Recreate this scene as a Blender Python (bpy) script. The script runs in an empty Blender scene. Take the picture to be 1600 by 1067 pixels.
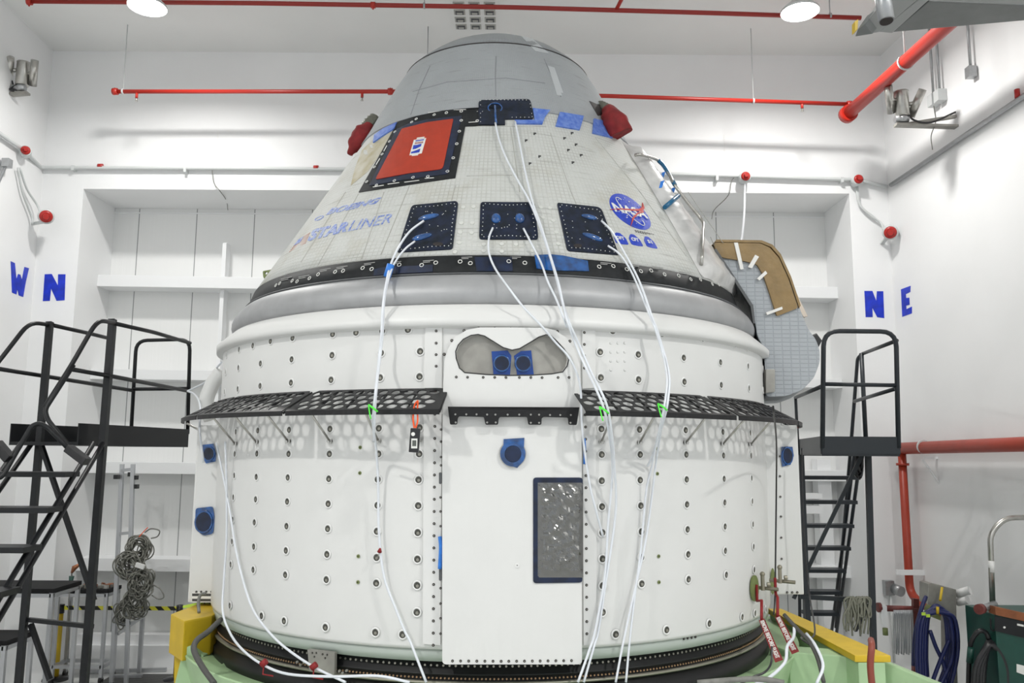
import bpy, bmesh, math, random
from mathutils import Vector, Matrix
random.seed(7)
PI = math.pi
S = bpy.context.scene
COL = S.collection

# ------------------------------------------------------------------ camera
CAMH = 3.15
FPX = 1297.0
PITCH = math.radians(7.72)
ROLL = math.radians(0.35)
cd = bpy.data.cameras.new('camera')
cam = bpy.data.objects.new('camera', cd)
COL.objects.link(cam)
cd.sensor_fit = 'HORIZONTAL'
cd.sensor_width = 36.0
cd.lens = 36.0 * FPX / 1600.0
cd.clip_start = 0.05
_F = Vector((0, math.cos(PITCH), math.sin(PITCH)))
_U0 = Vector((0, -math.sin(PITCH), math.cos(PITCH)))
_R0 = Vector((1, 0, 0))
_R = _R0 * math.cos(ROLL) + _U0 * math.sin(ROLL)
_U = -_R0 * math.sin(ROLL) + _U0 * math.cos(ROLL)
CAM = Vector((0, 0, CAMH))
m = Matrix((_R, _U, -_F)).transposed().to_4x4()
m.translation = CAM
cam.matrix_world = m
S.camera = cam

# ------------------------------------------------------------------ world, exposure
w = bpy.data.worlds.new('world')
S.world = w
w.use_nodes = True
w.node_tree.nodes['Background'].inputs[0].default_value = (0.93, 0.97, 1.0, 1)
w.node_tree.nodes['Background'].inputs[1].default_value = 0.80
S.view_settings.view_transform = 'Standard'
S.view_settings.look = 'None'
S.view_settings.gamma = 1.0
S.view_settings.exposure = 0.24
try:
    S.cycles.use_denoising = True
    S.cycles.max_bounces = 8
    S.cycles.diffuse_bounces = 5
    S.cycles.sample_clamp_indirect = 6.0
except Exception:
    pass
LAMP_W = 108.0      # watts of the two lamps by the back wall
LAMP_FRONT_W = 265.0
LAMP_Z = 8.72

# ------------------------------------------------------------------ helpers: pixel of the photo -> place in the room
def ray(px, py):
    d = _F * FPX + _R * (px - 800.0) - _U * (py - 533.5)
    return d.normalized()
def on_y(px, py, Y):
    d = ray(px, py); return CAM + d * (Y / d.y)
def on_z(px, py, Z):
    d = ray(px, py); return CAM + d * ((Z - CAMH) / d.z)
def on_x(px, py, X):
    d = ray(px, py); return CAM + d * (X / d.x)
def on_plane(px, py, p0, n):
    d = ray(px, py); return CAM + d * ((p0 - CAM).dot(n) / d.dot(n))
WDIR = Vector((-0.049, 1, 0)).normalized()
LW0 = Vector((-7.05, 12, 0)); LWN = Vector((WDIR.y, -WDIR.x, 0))       # left wall, normal into the room
RW0 = Vector((5.61, 12, 0)); RWN = -LWN
def on_left(px, py, off=0.0): return on_plane(px, py, LW0 + LWN * off, LWN)
def on_right(px, py, off=0.0): return on_plane(px, py, RW0 + RWN * off, RWN)

# the craft's axis and outline (height, radius)
AX, AY = -0.15, 7.2
PROF = [(2.03, 2.23), (2.04, 2.234), (3.0, 2.238), (3.905, 2.238), (3.912, 2.288), (3.958, 2.291), (4.058, 2.178), (4.066, 2.162),
        (4.085, 2.178), (4.115, 2.188), (4.145, 2.187), (4.175, 2.176), (4.21, 2.155), (4.24, 2.127), (4.262, 2.10), (4.27, 2.085), (4.285, 2.078), (4.295, 2.074),
        (4.405, 2.030), (5.735, 1.215), (5.737, 1.222), (5.745, 1.222), (5.86, 1.158), (5.95, 1.112), (6.10, 1.035), (6.30, 0.932), (6.45, 0.842), (6.468, 0.83), (6.475, 0.828), (6.53, 0.775), (6.58, 0.715),
        (6.64, 0.64), (6.68, 0.58), (6.73, 0.49), (6.77, 0.40), (6.81, 0.28), (6.835, 0.16), (6.845, 0.0)]
def prof(z):
    if z <= PROF[0][0]: return PROF[0][1]
    for (z0, r0), (z1, r1) in zip(PROF, PROF[1:]):
        if z <= z1: return r0 + (r1 - r0) * (z - z0) / max(1e-9, z1 - z0)
    return 0.0
def pnorm(z, az):
    z = min(max(z, 2.04), 6.84)
    e = 0.02
    dr = (prof(z + e) - prof(z - e)) / (2 * e)
    n = Vector((math.sin(az), -math.cos(az), -dr))
    return n.normalized()
def hit(px, py, off=0.0):
    """first point of the craft's hull (grown by off) seen at this place of the photo"""
    d = ray(px, py)
    def g(t):
        P = CAM + d * t
        return math.hypot(P.x - AX, P.y - AY) - (prof(P.z) + off)
    t = 4.2; a = g(t)
    best = (a, t)
    while t < 9.0:
        t2 = t + 0.03; b = g(t2)
        if b < best[0]: best = (b, t2)
        if b <= 0:
            for _ in range(22):
                mm = (t + t2) / 2
                if g(mm) > 0: t = mm
                else: t2 = mm
            P = CAM + d * t2
            return P
        t = t2
    return CAM + d * best[1]
def azof(P): return math.atan2(P.x - AX, -(P.y - AY))
def cyl(px, py, r):
    d = ray(px, py); o = Vector((CAM.x - AX, CAM.y - AY))
    A = d.x * d.x + d.y * d.y; B = o.x * d.x + o.y * d.y; c = o.x * o.x + o.y * o.y - r * r
    D = B * B - A * c
    t = (-B - math.sqrt(D)) / A if D > 0 else -B / A
    return CAM + d * t
def av(az, r, z): return Vector((AX + r * math.sin(az), AY - r * math.cos(az), z))
def sfn_hull(off=0.0):
    def s(px, py, o):
        P = hit(px, py); n = pnorm(P.z, azof(P)); return P + n * (off + o)
    return s
def sfn_cyl(r):
    def s(px, py, o):
        P = cyl(px, py, r + 0.0); a = azof(P); return P + Vector((math.sin(a), -math.cos(a), 0)) * o
    return s
def sfn_y(Y):
    return lambda px, py, o: on_y(px, py, Y) + Vector((0, -o, 0))
def sfn_left(off=0.0): return lambda px, py, o: on_left(px, py) + LWN * (o + off)
def sfn_right(off=0.0): return lambda px, py, o: on_right(px, py) + RWN * (o + off)

# ------------------------------------------------------------------ materials
MATS = {}
def mat(name, col, rough=0.6, metal=0.0, var=0.0, vscale=8.0, bump=0.0, bscale=60.0, col2=None, emit=None, alpha=1.0, coat=0.0, spec=None, trans=0.0):
    if name in MATS: return MATS[name]
    mt = bpy.data.materials.new(name); mt.use_nodes = True
    nt = mt.node_tree; b = nt.nodes['Principled BSDF']
    b.inputs['Base Color'].default_value = (*col, 1)
    b.inputs['Roughness'].default_value = rough
    b.inputs['Metallic'].default_value = metal
    b.inputs['Alpha'].default_value = alpha
    b.inputs['Coat Weight'].default_value = coat
    if trans: b.inputs['Transmission Weight'].default_value = trans
    if spec is not None: b.inputs['Specular IOR Level'].default_value = spec
    if emit:
        b.inputs['Emission Color'].default_value = (*emit[0], 1)
        b.inputs['Emission Strength'].default_value = emit[1]
    tc = nt.nodes.new('ShaderNodeTexCoord')
    if var > 0 or col2:
        n = nt.nodes.new('ShaderNodeTexNoise'); n.inputs['Scale'].default_value = vscale; n.inputs['Detail'].default_value = 6
        nt.links.new(tc.outputs['Object'], n.inputs['Vector'])
        r = nt.nodes.new('ShaderNodeValToRGB')
        r.color_ramp.elements[0].position = 0.35; r.color_ramp.elements[1].position = 0.65
        c2 = col2 if col2 else tuple(c * (1 - var) for c in col)
        r.color_ramp.elements[0].color = (*c2, 1); r.color_ramp.elements[1].color = (*col, 1)
        nt.links.new(n.outputs['Fac'], r.inputs['Fac']); nt.links.new(r.outputs['Color'], b.inputs['Base Color'])
    if bump > 0:
        n2 = nt.nodes.new('ShaderNodeTexNoise'); n2.inputs['Scale'].default_value = bscale; n2.inputs['Detail'].default_value = 5
        nt.links.new(tc.outputs['Object'], n2.inputs['Vector'])
        bp = nt.nodes.new('ShaderNodeBump'); bp.inputs['Strength'].default_value = bump; bp.inputs['Distance'].default_value = 0.02
        nt.links.new(n2.outputs['Fac'], bp.inputs['Height']); nt.links.new(bp.outputs['Normal'], b.inputs['Normal'])
    MATS[name] = mt
    return mt
M_wall = mat('wall_paint', (0.86, 0.865, 0.87), 0.55, var=0.03, vscale=1.3, bump=0.03, bscale=25)
M_ceil = mat('ceiling_paint', (0.84, 0.845, 0.835), 0.8, var=0.03, vscale=1.0)
M_trim = mat('white_beam_paint', (0.85, 0.86, 0.87), 0.45)
M_floor = mat('pale_floor_coating', (0.66, 0.67, 0.66), 0.35, var=0.12, vscale=3)
M_white = mat('white_panel_paint', (0.71, 0.712, 0.70), 0.42, var=0.02, vscale=5, bump=0.015, bscale=150)
M_rim = mat('white_rim', (0.76, 0.76, 0.75), 0.4)
M_cup = mat('dark_socket', (0.12, 0.12, 0.105), 0.35, 0.6, var=0.5, vscale=60)
M_bolt = mat('bolt_metal', (0.32, 0.31, 0.27), 0.35, 0.8)
M_hole = mat('black_hole', (0.02, 0.015, 0.015), 0.6)
M_silver = mat('silver_coating', (0.39, 0.395, 0.405), 0.5, 0.35, var=0.12, vscale=6, bump=0.03, bscale=110)
M_black = mat('black_band_coating', (0.018, 0.020, 0.022), 0.6, var=0.35, vscale=18, spec=0.25)
M_bsteel = mat('black_steel', (0.010, 0.011, 0.013), 0.42, spec=0.35)
M_skirt = mat('black_anodised', (0.010, 0.010, 0.011), 0.45, spec=0.35)
M_gsteel = mat('grey_green_steel', (0.020, 0.025, 0.031), 0.42, spec=0.4)
M_navy = mat('dark_blue_film', (0.006, 0.016, 0.055), 0.3, var=0.6, vscale=14)
M_win = mat('window_film', (0.012, 0.018, 0.042), 0.32, col2=(0.006, 0.010, 0.016), vscale=16, spec=0.3, bump=0.05, bscale=30)
M_blue = mat('bright_blue_film', (0.008, 0.095, 0.34), 0.12, var=0.6, vscale=20, coat=0.8)
M_tape = mat('blue_tape', (0.03, 0.22, 0.75), 0.5, var=0.2, vscale=30)
M_logo = mat('blue_paint', (0.015, 0.055, 0.52), 0.5, var=0.25, vscale=40)
M_fade = mat('faded_blue_paint', (0.10, 0.17, 0.52), 0.6, col2=(0.42, 0.47, 0.62), vscale=45)
M_patch = mat('worn_blue_patch', (0.06, 0.14, 0.52), 0.5, col2=(0.15, 0.25, 0.60), vscale=25)
M_letter = mat('blue_letter_tape', (0.005, 0.035, 0.62), 0.45, var=0.35, vscale=9)
M_orange = mat('orange_red_cover', (0.43, 0.034, 0.009), 0.55, var=0.12, vscale=14)
M_redcloth = mat('red_cloth', (0.25, 0.012, 0.014), 0.75, var=0.35, vscale=12, bump=0.3, bscale=18)
M_redpipe = mat('red_pipe_paint', (0.44, 0.022, 0.012), 0.35)
M_redpipe2 = mat('orange_red_pipe_paint', (0.36, 0.036, 0.014), 0.42, var=0.12, vscale=8)
M_redband = mat('red_webbing', (0.24, 0.010, 0.012), 0.65)
M_galv = mat('galvanised_steel', (0.42, 0.43, 0.44), 0.35, 0.8, var=0.12, vscale=20)
M_steel = mat('polished_steel', (0.50, 0.49, 0.46), 0.28, 0.9, var=0.15, vscale=12)
M_alu = mat('aluminium_profile', (0.50, 0.51, 0.53), 0.35, 0.7)
M_dgrey = mat('dark_grey_paint', (0.10, 0.105, 0.11), 0.5)
M_mgrey = mat('mid_grey_crane_paint', (0.17, 0.18, 0.18), 0.45, var=0.15, vscale=6)
M_conduit = mat('painted_conduit', (0.60, 0.62, 0.62), 0.4)
M_wtube = mat('white_plastic_tube', (0.72, 0.75, 0.80), 0.3)
M_yellow = mat('yellow_paint', (0.66, 0.45, 0.02), 0.45, var=0.12, vscale=8)
M_green = mat('pale_green_paint', (0.40, 0.58, 0.33), 0.42, var=0.12, vscale=4)
M_primer = mat('olive_primer', (0.17, 0.21, 0.07), 0.5)
M_machine = mat('dark_green_paint', (0.008, 0.065, 0.048), 0.4, var=0.2, vscale=8)
M_rubber = mat('black_rubber', (0.015, 0.015, 0.017), 0.3)
M_hose = mat('dark_blue_hose', (0.012, 0.018, 0.095), 0.38)
M_kraft = mat('brown_kraft_paper', (0.27, 0.175, 0.065), 0.42, var=0.2, vscale=10, bump=0.35, bscale=9)
M_kraft2 = mat('pale_paper', (0.72, 0.62, 0.52), 0.5)
M_grey = mat('grey_cable', (0.22, 0.22, 0.20), 0.5, var=0.3, vscale=20)
M_lamp = mat('lamp_glow', (1, 1, 1), 0.5, emit=((1, 0.98, 0.94), 14.0))
M_glass = mat('lamp_rim', (0.6, 0.62, 0.62), 0.3, 0.6)
M_wtape = mat('translucent_tape', (0.78, 0.77, 0.74), 0.35)
M_lime = mat('lime_zip_tie', (0.10, 0.85, 0.06), 0.4)
M_cord = mat('orange_cord', (0.95, 0.10, 0.01), 0.5)
M_bulb = mat('red_device', (0.42, 0.016, 0.012), 0.3)
M_lcd = mat('grey_display', (0.10, 0.11, 0.10), 0.25)
M_txt = mat('white_marking', (0.75, 0.75, 0.72), 0.5)
M_btxt = mat('black_marking', (0.03, 0.03, 0.03), 0.5)
M_rust = mat('rust_red_paint', (0.17, 0.035, 0.03), 0.5, var=0.3, vscale=20)
M_stain = mat('worn_silver_fabric', (0.40, 0.41, 0.40), 0.6, col2=(0.27, 0.27, 0.24), vscale=16)
M_sheet = mat('plain_metal_sheet', (0.36, 0.35, 0.32), 0.42, 0.35, var=0.25, vscale=7)

def stripes(name, c1, c2, vec, scale, width=0.5, rough=0.5, bump=False, soft=0.0):
    mt = bpy.data.materials.new(name); mt.use_nodes = True; nt = mt.node_tree; b = nt.nodes['Principled BSDF']
    b.inputs['Roughness'].default_value = rough
    tc = nt.nodes.new('ShaderNodeTexCoord'); d = nt.nodes.new('ShaderNodeVectorMath'); d.operation = 'DOT_PRODUCT'
    d.inputs[1].default_value = vec
    nt.links.new(tc.outputs['Object'], d.inputs[0])
    mu = nt.nodes.new('ShaderNodeMath'); mu.operation = 'MULTIPLY'; mu.inputs[1].default_value = scale
    fr = nt.nodes.new('ShaderNodeMath'); fr.operation = 'FRACT'
    gt = nt.nodes.new('ShaderNodeMath'); gt.operation = 'GREATER_THAN'; gt.inputs[1].default_value = width
    mx = nt.nodes.new('ShaderNodeMix'); mx.data_type = 'RGBA'
    mx.inputs['A'].default_value = (*c1, 1); mx.inputs['B'].default_value = (*c2, 1)
    nt.links.new(d.outputs['Value'], mu.inputs[0]); nt.links.new(mu.outputs[0], fr.inputs[0]); nt.links.new(fr.outputs[0], gt.inputs[0])
    nt.links.new(gt.outputs[0], mx.inputs['Factor']); nt.links.new(mx.outputs['Result'], b.inputs['Base Color'])
    if bump:
        bp = nt.nodes.new('ShaderNodeBump'); bp.inputs['Distance'].default_value = 0.01; bp.inputs['Strength'].default_value = 0.6
        nt.links.new(gt.outputs[0], bp.inputs['Height']); nt.links.new(bp.outputs['Normal'], b.inputs['Normal'])
    return mt
M_caution = stripes('black_and_yellow_stripes', (0.015, 0.015, 0.01), (0.75, 0.72, 0.05), (1, 0, 1.0), 5.6, 0.5)
M_mat = stripes('ribbed_floor_mat', (0.025, 0.025, 0.025), (0.10, 0.10, 0.095), (0.15, 1, 0), 13, 0.55, bump=True)
M_vent = stripes('louvre_slots', (0.05, 0.05, 0.05), (0.8, 0.8, 0.79), (0, 0, 1), 26, 0.5)
M_limetape = mat('lime_caution_tape', (0.50, 0.72, 0.06), 0.4)

def grid_mat(name, c, cl, rows, cols, lw, bumpd, stain=0.0, rough=0.65, fine=True):
    """tile grid laid round the craft's axis: rows per metre of height, cols round the full circle"""
    mt = bpy.data.materials.new(name); mt.use_nodes = True; nt = mt.node_tree; b = nt.nodes['Principled BSDF']
    L = nt.links.new
    b.inputs['Roughness'].default_value = rough
    tc = nt.nodes.new('ShaderNodeTexCoord'); sp = nt.nodes.new('ShaderNodeSeparateXYZ'); L(tc.outputs['Object'], sp.inputs[0])
    def M(op, a, bb=None, c3=None):
        n = nt.nodes.new('ShaderNodeMath'); n.operation = op
        for i, v in enumerate((a, bb, c3)):
            if v is None: continue
            if isinstance(v, (int, float)): n.inputs[i].default_value = v
            else: L(v, n.inputs[i])
        return n.outputs[0]
    at = M('ARCTAN2', sp.outputs['X'], sp.outputs['Y'])
    u = M('MULTIPLY', at, cols / (2 * PI)); v = M('MULTIPLY', sp.outputs['Z'], rows)
    nz = nt.nodes.new('ShaderNodeTexNoise'); nz.inputs['Scale'].default_value = 5; L(tc.outputs['Object'], nz.inputs['Vector'])
    v = M('ADD', v, M('MULTIPLY', nz.outputs['Fac'], 0.35))
    du = M('ABSOLUTE', M('SUBTRACT', M('FRACT', u), 0.5)); dv = M('ABSOLUTE', M('SUBTRACT', M('FRACT', v), 0.5))
    e = M('MAXIMUM', du, dv)
    line = M('SMOOTH_MIN', M('MULTIPLY', M('SUBTRACT', e, 0.5 - lw), 1 / lw), 1.0, 0.1)
    line = M('MAXIMUM', line, 0.0)
    n2 = nt.nodes.new('ShaderNodeTexNoise'); n2.inputs['Scale'].default_value = 4.0; n2.inputs['Detail'].default_value = 3; L(tc.outputs['Object'], n2.inputs['Vector'])
    fade = M('MULTIPLY', line, M('MULTIPLY', M('MAXIMUM', M('SUBTRACT', n2.outputs['Fac'], 0.38), 0.0), 2.4))
    mx = nt.nodes.new('ShaderNodeMix'); mx.data_type = 'RGBA'
    mx.inputs['A'].default_value = (*c, 1); mx.inputs['B'].default_value = (*cl, 1); L(fade, mx.inputs['Factor'])
    out = mx.outputs['Result']
    # soft blotches and streaks of wear
    n3 = nt.nodes.new('ShaderNodeTexNoise'); n3.inputs['Scale'].default_value = 2.2; n3.inputs['Detail'].default_value = 8; n3.inputs['Roughness'].default_value = 0.65
    L(tc.outputs['Object'], n3.inputs['Vector'])
    rp = nt.nodes.new('ShaderNodeValToRGB'); rp.color_ramp.elements[0].position = 0.52; rp.color_ramp.elements[1].position = 0.78
    rp.color_ramp.elements[0].color = (0, 0, 0, 1); rp.color_ramp.elements[1].color = (1, 1, 1, 1)
    L(n3.outputs['Fac'], rp.inputs['Fac'])
    m2 = nt.nodes.new('ShaderNodeMix'); m2.data_type = 'RGBA'; L(out, m2.inputs['A'])
    m2.inputs['B'].default_value = (c[0] * 0.66, c[1] * 0.6, c[2] * 0.46, 1)
    L(M('MULTIPLY', rp.outputs['Color'], stain), m2.inputs['Factor'])
    n4 = nt.nodes.new('ShaderNodeTexNoise'); n4.inputs['Scale'].default_value = 1.0; n4.inputs['Detail'].default_value = 4
    cb = nt.nodes.new('ShaderNodeCombineXYZ'); L(M('MULTIPLY', at, 4.0), cb.inputs[0]); L(M('MULTIPLY', sp.outputs['Z'], 42.0), cb.inputs[1]); L(cb.outputs[0], n4.inputs['Vector'])
    rp2 = nt.nodes.new('ShaderNodeValToRGB'); rp2.color_ramp.elements[0].position = 0.60; rp2.color_ramp.elements[1].position = 0.74
    rp2.color_ramp.elements[0].color = (0, 0, 0, 1); rp2.color_ramp.elements[1].color = (1, 1, 1, 1); L(n4.outputs['Fac'], rp2.inputs['Fac'])
    m3 = nt.nodes.new('ShaderNodeMix'); m3.data_type = 'RGBA'; L(m2.outputs['Result'], m3.inputs['A'])
    m3.inputs['B'].default_value = (0.20, 0.20, 0.18, 1); L(M('MULTIPLY', rp2.outputs['Color'], 0.5 if stain else 0.16), m3.inputs['Factor'])
    L(m3.outputs['Result'], b.inputs['Base Color'])
    bp = nt.nodes.new('ShaderNodeBump'); bp.inputs['Distance'].default_value = bumpd; bp.inputs['Strength'].default_value = 0.7
    L(M('SUBTRACT', 1.0, line), bp.inputs['Height']); L(bp.outputs['Normal'], b.inputs['Normal'])
    return mt
M_tile = grid_mat('stitched_thermal_blanket', (0.55, 0.56, 0.54), (0.36, 0.36, 0.33), 34, 330, 0.16, 0.003, stain=0.62)
M_cover = grid_mat('grey_stitched_fabric', (0.35, 0.37, 0.385), (0.27, 0.28, 0.29), 55, 420, 0.2, 0.003, stain=0.12, rough=0.7)
M_cap = grid_mat('grey_cap_fabric', (0.27, 0.285, 0.295), (0.22, 0.23, 0.24), 70, 200, 0.2, 0.002, stain=0.12, rough=0.6)

def quilt():
    mt = bpy.data.materials.new('quilted_grey_blanket'); mt.use_nodes = True; nt = mt.node_tree; b = nt.nodes['Principled BSDF']; L = nt.links.new
    b.inputs['Roughness'].default_value = 0.6
    tc = nt.nodes.new('ShaderNodeTexCoord'); br = nt.nodes.new('ShaderNodeTexBrick')
    mp = nt.nodes.new('ShaderNodeMapping'); mp.inputs['Rotation'].default_value = (PI / 2, 0, 0)
    L(tc.outputs['Object'], mp.inputs[0]); L(mp.outputs[0], br.inputs[0])
    br.inputs['Scale'].default_value = 7.5; br.inputs['Color1'].default_value = (0.37, 0.395, 0.42, 1); br.inputs['Color2'].default_value = (0.38, 0.405, 0.43, 1)
    br.inputs['Mortar'].default_value = (0.335, 0.36, 0.39, 1); br.inputs['Mortar Size'].default_value = 0.05; br.offset = 0.0
    br.inputs['Mortar Smooth'].default_value = 1.0
    L(br.outputs['Color'], b.inputs['Base Color'])
    bp = nt.nodes.new('ShaderNodeBump'); bp.inputs['Distance'].default_value = 0.006; bp.inputs['Strength'].default_value = 0.5
    inv = nt.nodes.new('ShaderNodeMath'); inv.operation = 'SUBTRACT'; inv.inputs[0].default_value = 1.0
    L(br.outputs['Fac'], inv.inputs[1]); L(inv.outputs[0], bp.inputs['Height']); L(bp.outputs['Normal'], b.inputs['Normal'])
    return mt
M_quilt = quilt()
def foil():
    mt = bpy.data.materials.new('crumpled_foil'); mt.use_nodes = True; nt = mt.node_tree; b = nt.nodes['Principled BSDF']; L = nt.links.new
    b.inputs['Base Color'].default_value = (0.20, 0.20, 0.195, 1); b.inputs['Metallic'].default_value = 1.0; b.inputs['Roughness'].default_value = 0.13
    return mt
M_foil = foil()
def panelled():
    mt = bpy.data.materials.new('white_panelled_sheet'); mt.use_nodes = True; nt = mt.node_tree; b = nt.nodes['Principled BSDF']; L = nt.links.new
    b.inputs['Roughness'].default_value = 0.5
    tc = nt.nodes.new('ShaderNodeTexCoord'); sp = nt.nodes.new('ShaderNodeSeparateXYZ'); L(tc.outputs['Object'], sp.inputs[0])
    def M(op, a, bb):
        n = nt.nodes.new('ShaderNodeMath'); n.operation = op
        for i, v in enumerate((a, bb)):
            if isinstance(v, (int, float)): n.inputs[i].default_value = v
            else: L(v, n.inputs[i])
        return n.outputs[0]
    fr = M('FRACT', M('MULTIPLY', M('ADD', sp.outputs['X'], 9.75), 1 / 0.93), 0)
    seam = M('LESS_THAN', fr, 0.016)
    mx = nt.nodes.new('ShaderNodeMix'); mx.data_type = 'RGBA'; mx.inputs['A'].default_value = (0.83, 0.835, 0.83, 1); mx.inputs['B'].default_value = (0.30, 0.31, 0.31, 1)
    L(seam, mx.inputs['Factor']); L(mx.outputs['Result'], b.inputs['Base Color'])
    cb = nt.nodes.new('ShaderNodeCombineXYZ'); L(M('MULTIPLY', sp.outputs['X'], 14), cb.inputs[0])
    n = nt.nodes.new('ShaderNodeTexNoise'); n.inputs['Scale'].default_value = 1; L(cb.outputs[0], n.inputs['Vector'])
    bp = nt.nodes.new('ShaderNodeBump'); bp.inputs['Distance'].default_value = 0.01; bp.inputs['Strength'].default_value = 0.35
    L(n.outputs['Fac'], bp.inputs['Height']); L(bp.outputs['Normal'], b.inputs['Normal'])
    return mt
M_panelled = panelled()

# ------------------------------------------------------------------ mesh helpers (all in room coordinates)
def faces_of(bm, fs, mi):
    for f in fs: f.material_index = mi
def add_box(bm, a, b, mi=0, M=None):
    x0, y0, z0 = a; x1, y1, z1 = b
    vs = [bm.verts.new(Vector(p)) for p in ((x0, y0, z0), (x1, y0, z0), (x1, y1, z0), (x0, y1, z0), (x0, y0, z1), (x1, y0, z1), (x1, y1, z1), (x0, y1, z1))]
    if M:
        for v in vs: v.co = M @ v.co
    fs = [bm.faces.new([vs[i] for i in q]) for q in ((3, 2, 1, 0), (4, 5, 6, 7), (0, 1, 5, 4), (1, 2, 6, 5), (2, 3, 7, 6), (3, 0, 4, 7))]
    faces_of(bm, fs, mi); return fs
def add_hexa(bm, bot, top, mi=0):
    vs = [bm.verts.new(Vector(p)) for p in list(bot) + list(top)]
    n = len(bot)
    fs = [bm.faces.new(vs[:n][::-1]), bm.faces.new(vs[n:])]
    for i in range(n):
        j = (i + 1) % n; fs.append(bm.faces.new((vs[i], vs[j], vs[n + j], vs[n + i])))
    faces_of(bm, fs, mi); return fs
def frame_of(d):
    d = d.normalized(); u = Vector((0, 0, 1)) if abs(d.z) < 0.9 else Vector((1, 0, 0))
    s = d.cross(u).normalized(); return s, s.cross(d).normalized()
def add_bar(bm, p, q, wd, ht, mi=0):
    """square bar from p to q"""
    p = Vector(p); q = Vector(q); s, u = frame_of(q - p)
    c = [s * (a * wd / 2) + u * (b * ht / 2) for a, b in ((-1, -1), (1, -1), (1, 1), (-1, 1))]
    return add_hexa(bm, [p + k for k in c], [q + k for k in c], mi)
def smooth_pts(pts, n=6):
    pts = [Vector(p) for p in pts]
    if len(pts) < 3: return pts
    out = []
    P = [pts[0] * 2 - pts[1]] + pts + [pts[-1] * 2 - pts[-2]]
    for i in range(1, len(P) - 2):
        a, b, c, d = P[i - 1:i + 3]
        for k in range(n):
            t = k / n
            out.append(0.5 * ((2 * b) + (c - a) * t + (2 * a - 5 * b + 4 * c - d) * t * t + (-a + 3 * b - 3 * c + d) * t ** 3))
    out.append(pts[-1]); return out
def round_pts(pts, rad, n=5):
    """keep the runs straight, round the bends"""
    pts = [Vector(p) for p in pts]; out = [pts[0]]
    for i in range(1, len(pts) - 1):
        a, b, c = pts[i - 1:i + 2]
        r = min(rad, (a - b).length * 0.45, (c - b).length * 0.45)
        s = b + (a - b).normalized() * r; e = b + (c - b).normalized() * r
        for k in range(n + 1):
            t = k / n; out.append(s * (1 - t) ** 2 + b * 2 * t * (1 - t) + e * t * t)
    out.append(pts[-1]); return out
def add_tube(bm, pts, r, seg=10, mi=0, radii=None, smooth=True):
    pts = [Vector(p) for p in pts]; rings = []
    d0 = (pts[1] - pts[0]).normalized(); s, u = frame_of(d0)
    for i, p in enumerate(pts):
        if i == 0: d = pts[1] - pts[0]
        elif i == len(pts) - 1: d = pts[-1] - pts[-2]
        else: d = pts[i + 1] - pts[i - 1]
        if d.length < 1e-9: d = d0
        d = d.normalized(); s = (s - d * s.dot(d))
        s = s.normalized() if s.length > 1e-6 else frame_of(d)[0]
        u = s.cross(d).normalized(); rr = radii[i] if radii else r
        rings.append([bm.verts.new(p + s * (math.cos(2 * PI * k / seg) * rr) + u * (math.sin(2 * PI * k / seg) * rr)) for k in range(seg)])
    fs = []
    for a, b in zip(rings, rings[1:]):
        for k in range(seg):
            j = (k + 1) % seg; f = bm.faces.new((a[k], a[j], b[j], b[k])); f.smooth = smooth; fs.append(f)
    fs.append(bm.faces.new(rings[0][::-1])); fs.append(bm.faces.new(rings[-1]))
    faces_of(bm, fs, mi); return fs
def add_disc_prism(bm, c, n, r, h, seg=20, mi=0, r2=None):
    c = Vector(c); n = Vector(n).normalized()
    return add_tube(bm, [c, c + n * h], r, seg, mi, radii=[r, r if r2 is None else r2])
def add_ball(bm, c, rx, ry, rz, mi=0, seg=14, M=None):
    n0 = len(bm.verts)
    r = bmesh.ops.create_uvsphere(bm, u_segments=seg, v_segments=max(6, seg // 2), radius=1.0)
    for v in r['verts']:
        co = Vector((v.co.x * rx, v.co.y * ry, v.co.z * rz))
        if M: co = M @ co
        v.co = co + Vector(c)
        for f in v.link_faces: f.material_index = mi; f.smooth = True
def add_revolve(bm, pr, a0=-PI, a1=PI, seg=160, mi=0, closed=True):
    """pr: list of (z, r) round the craft's axis"""
    cols = []
    n = seg
    for i in range(n if closed else n + 1):
        a = a0 + (a1 - a0) * i / n
        cols.append([bm.verts.new(av(a, r, z)) for z, r in pr])
    for i in range(n):
        A = cols[i]; B = cols[(i + 1) % len(cols)]
        for k in range(len(pr) - 1):
            if pr[k][1] < 1e-6: continue
            q = (A[k], B[k], B[k + 1], A[k + 1]) 
            f = bm.faces.new(q); f.smooth = True; f.material_index = mi
def fill2d(loops):
    """loops of (x, y): outer outline first, then holes -> list of verts, faces"""
    c = bpy.data.curves.new('t', 'CURVE'); c.dimensions = '2D'; c.fill_mode = 'BOTH'
    for lp in loops:
        s = c.splines.new('POLY'); s.points.add(len(lp) - 1); s.use_cyclic_u = True
        for p, q in zip(s.points, lp): p.co = (q[0], q[1], 0, 1)
    o = bpy.data.objects.new('t', c); me = o.to_mesh()
    vs = [(v.co.x, v.co.y) for v in me.vertices]; fs = [tuple(p.vertices) for p in me.polygons]
    o.to_mesh_clear(); bpy.data.objects.remove(o); bpy.data.curves.remove(c)
    return vs, fs
def text2d(s, shear=0.0, bold=0.0):
    c = bpy.data.curves.new('t', 'FONT'); c.body = s; c.shear = shear; c.offset = bold; c.resolution_u = 3
    o = bpy.data.objects.new('t', c); me = o.to_mesh()
    vs = [(v.co.x, v.co.y) for v in me.vertices]; fs = [tuple(p.vertices) for p in me.polygons]
    o.to_mesh_clear(); bpy.data.objects.remove(o); bpy.data.curves.remove(c)
    return vs, fs
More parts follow.
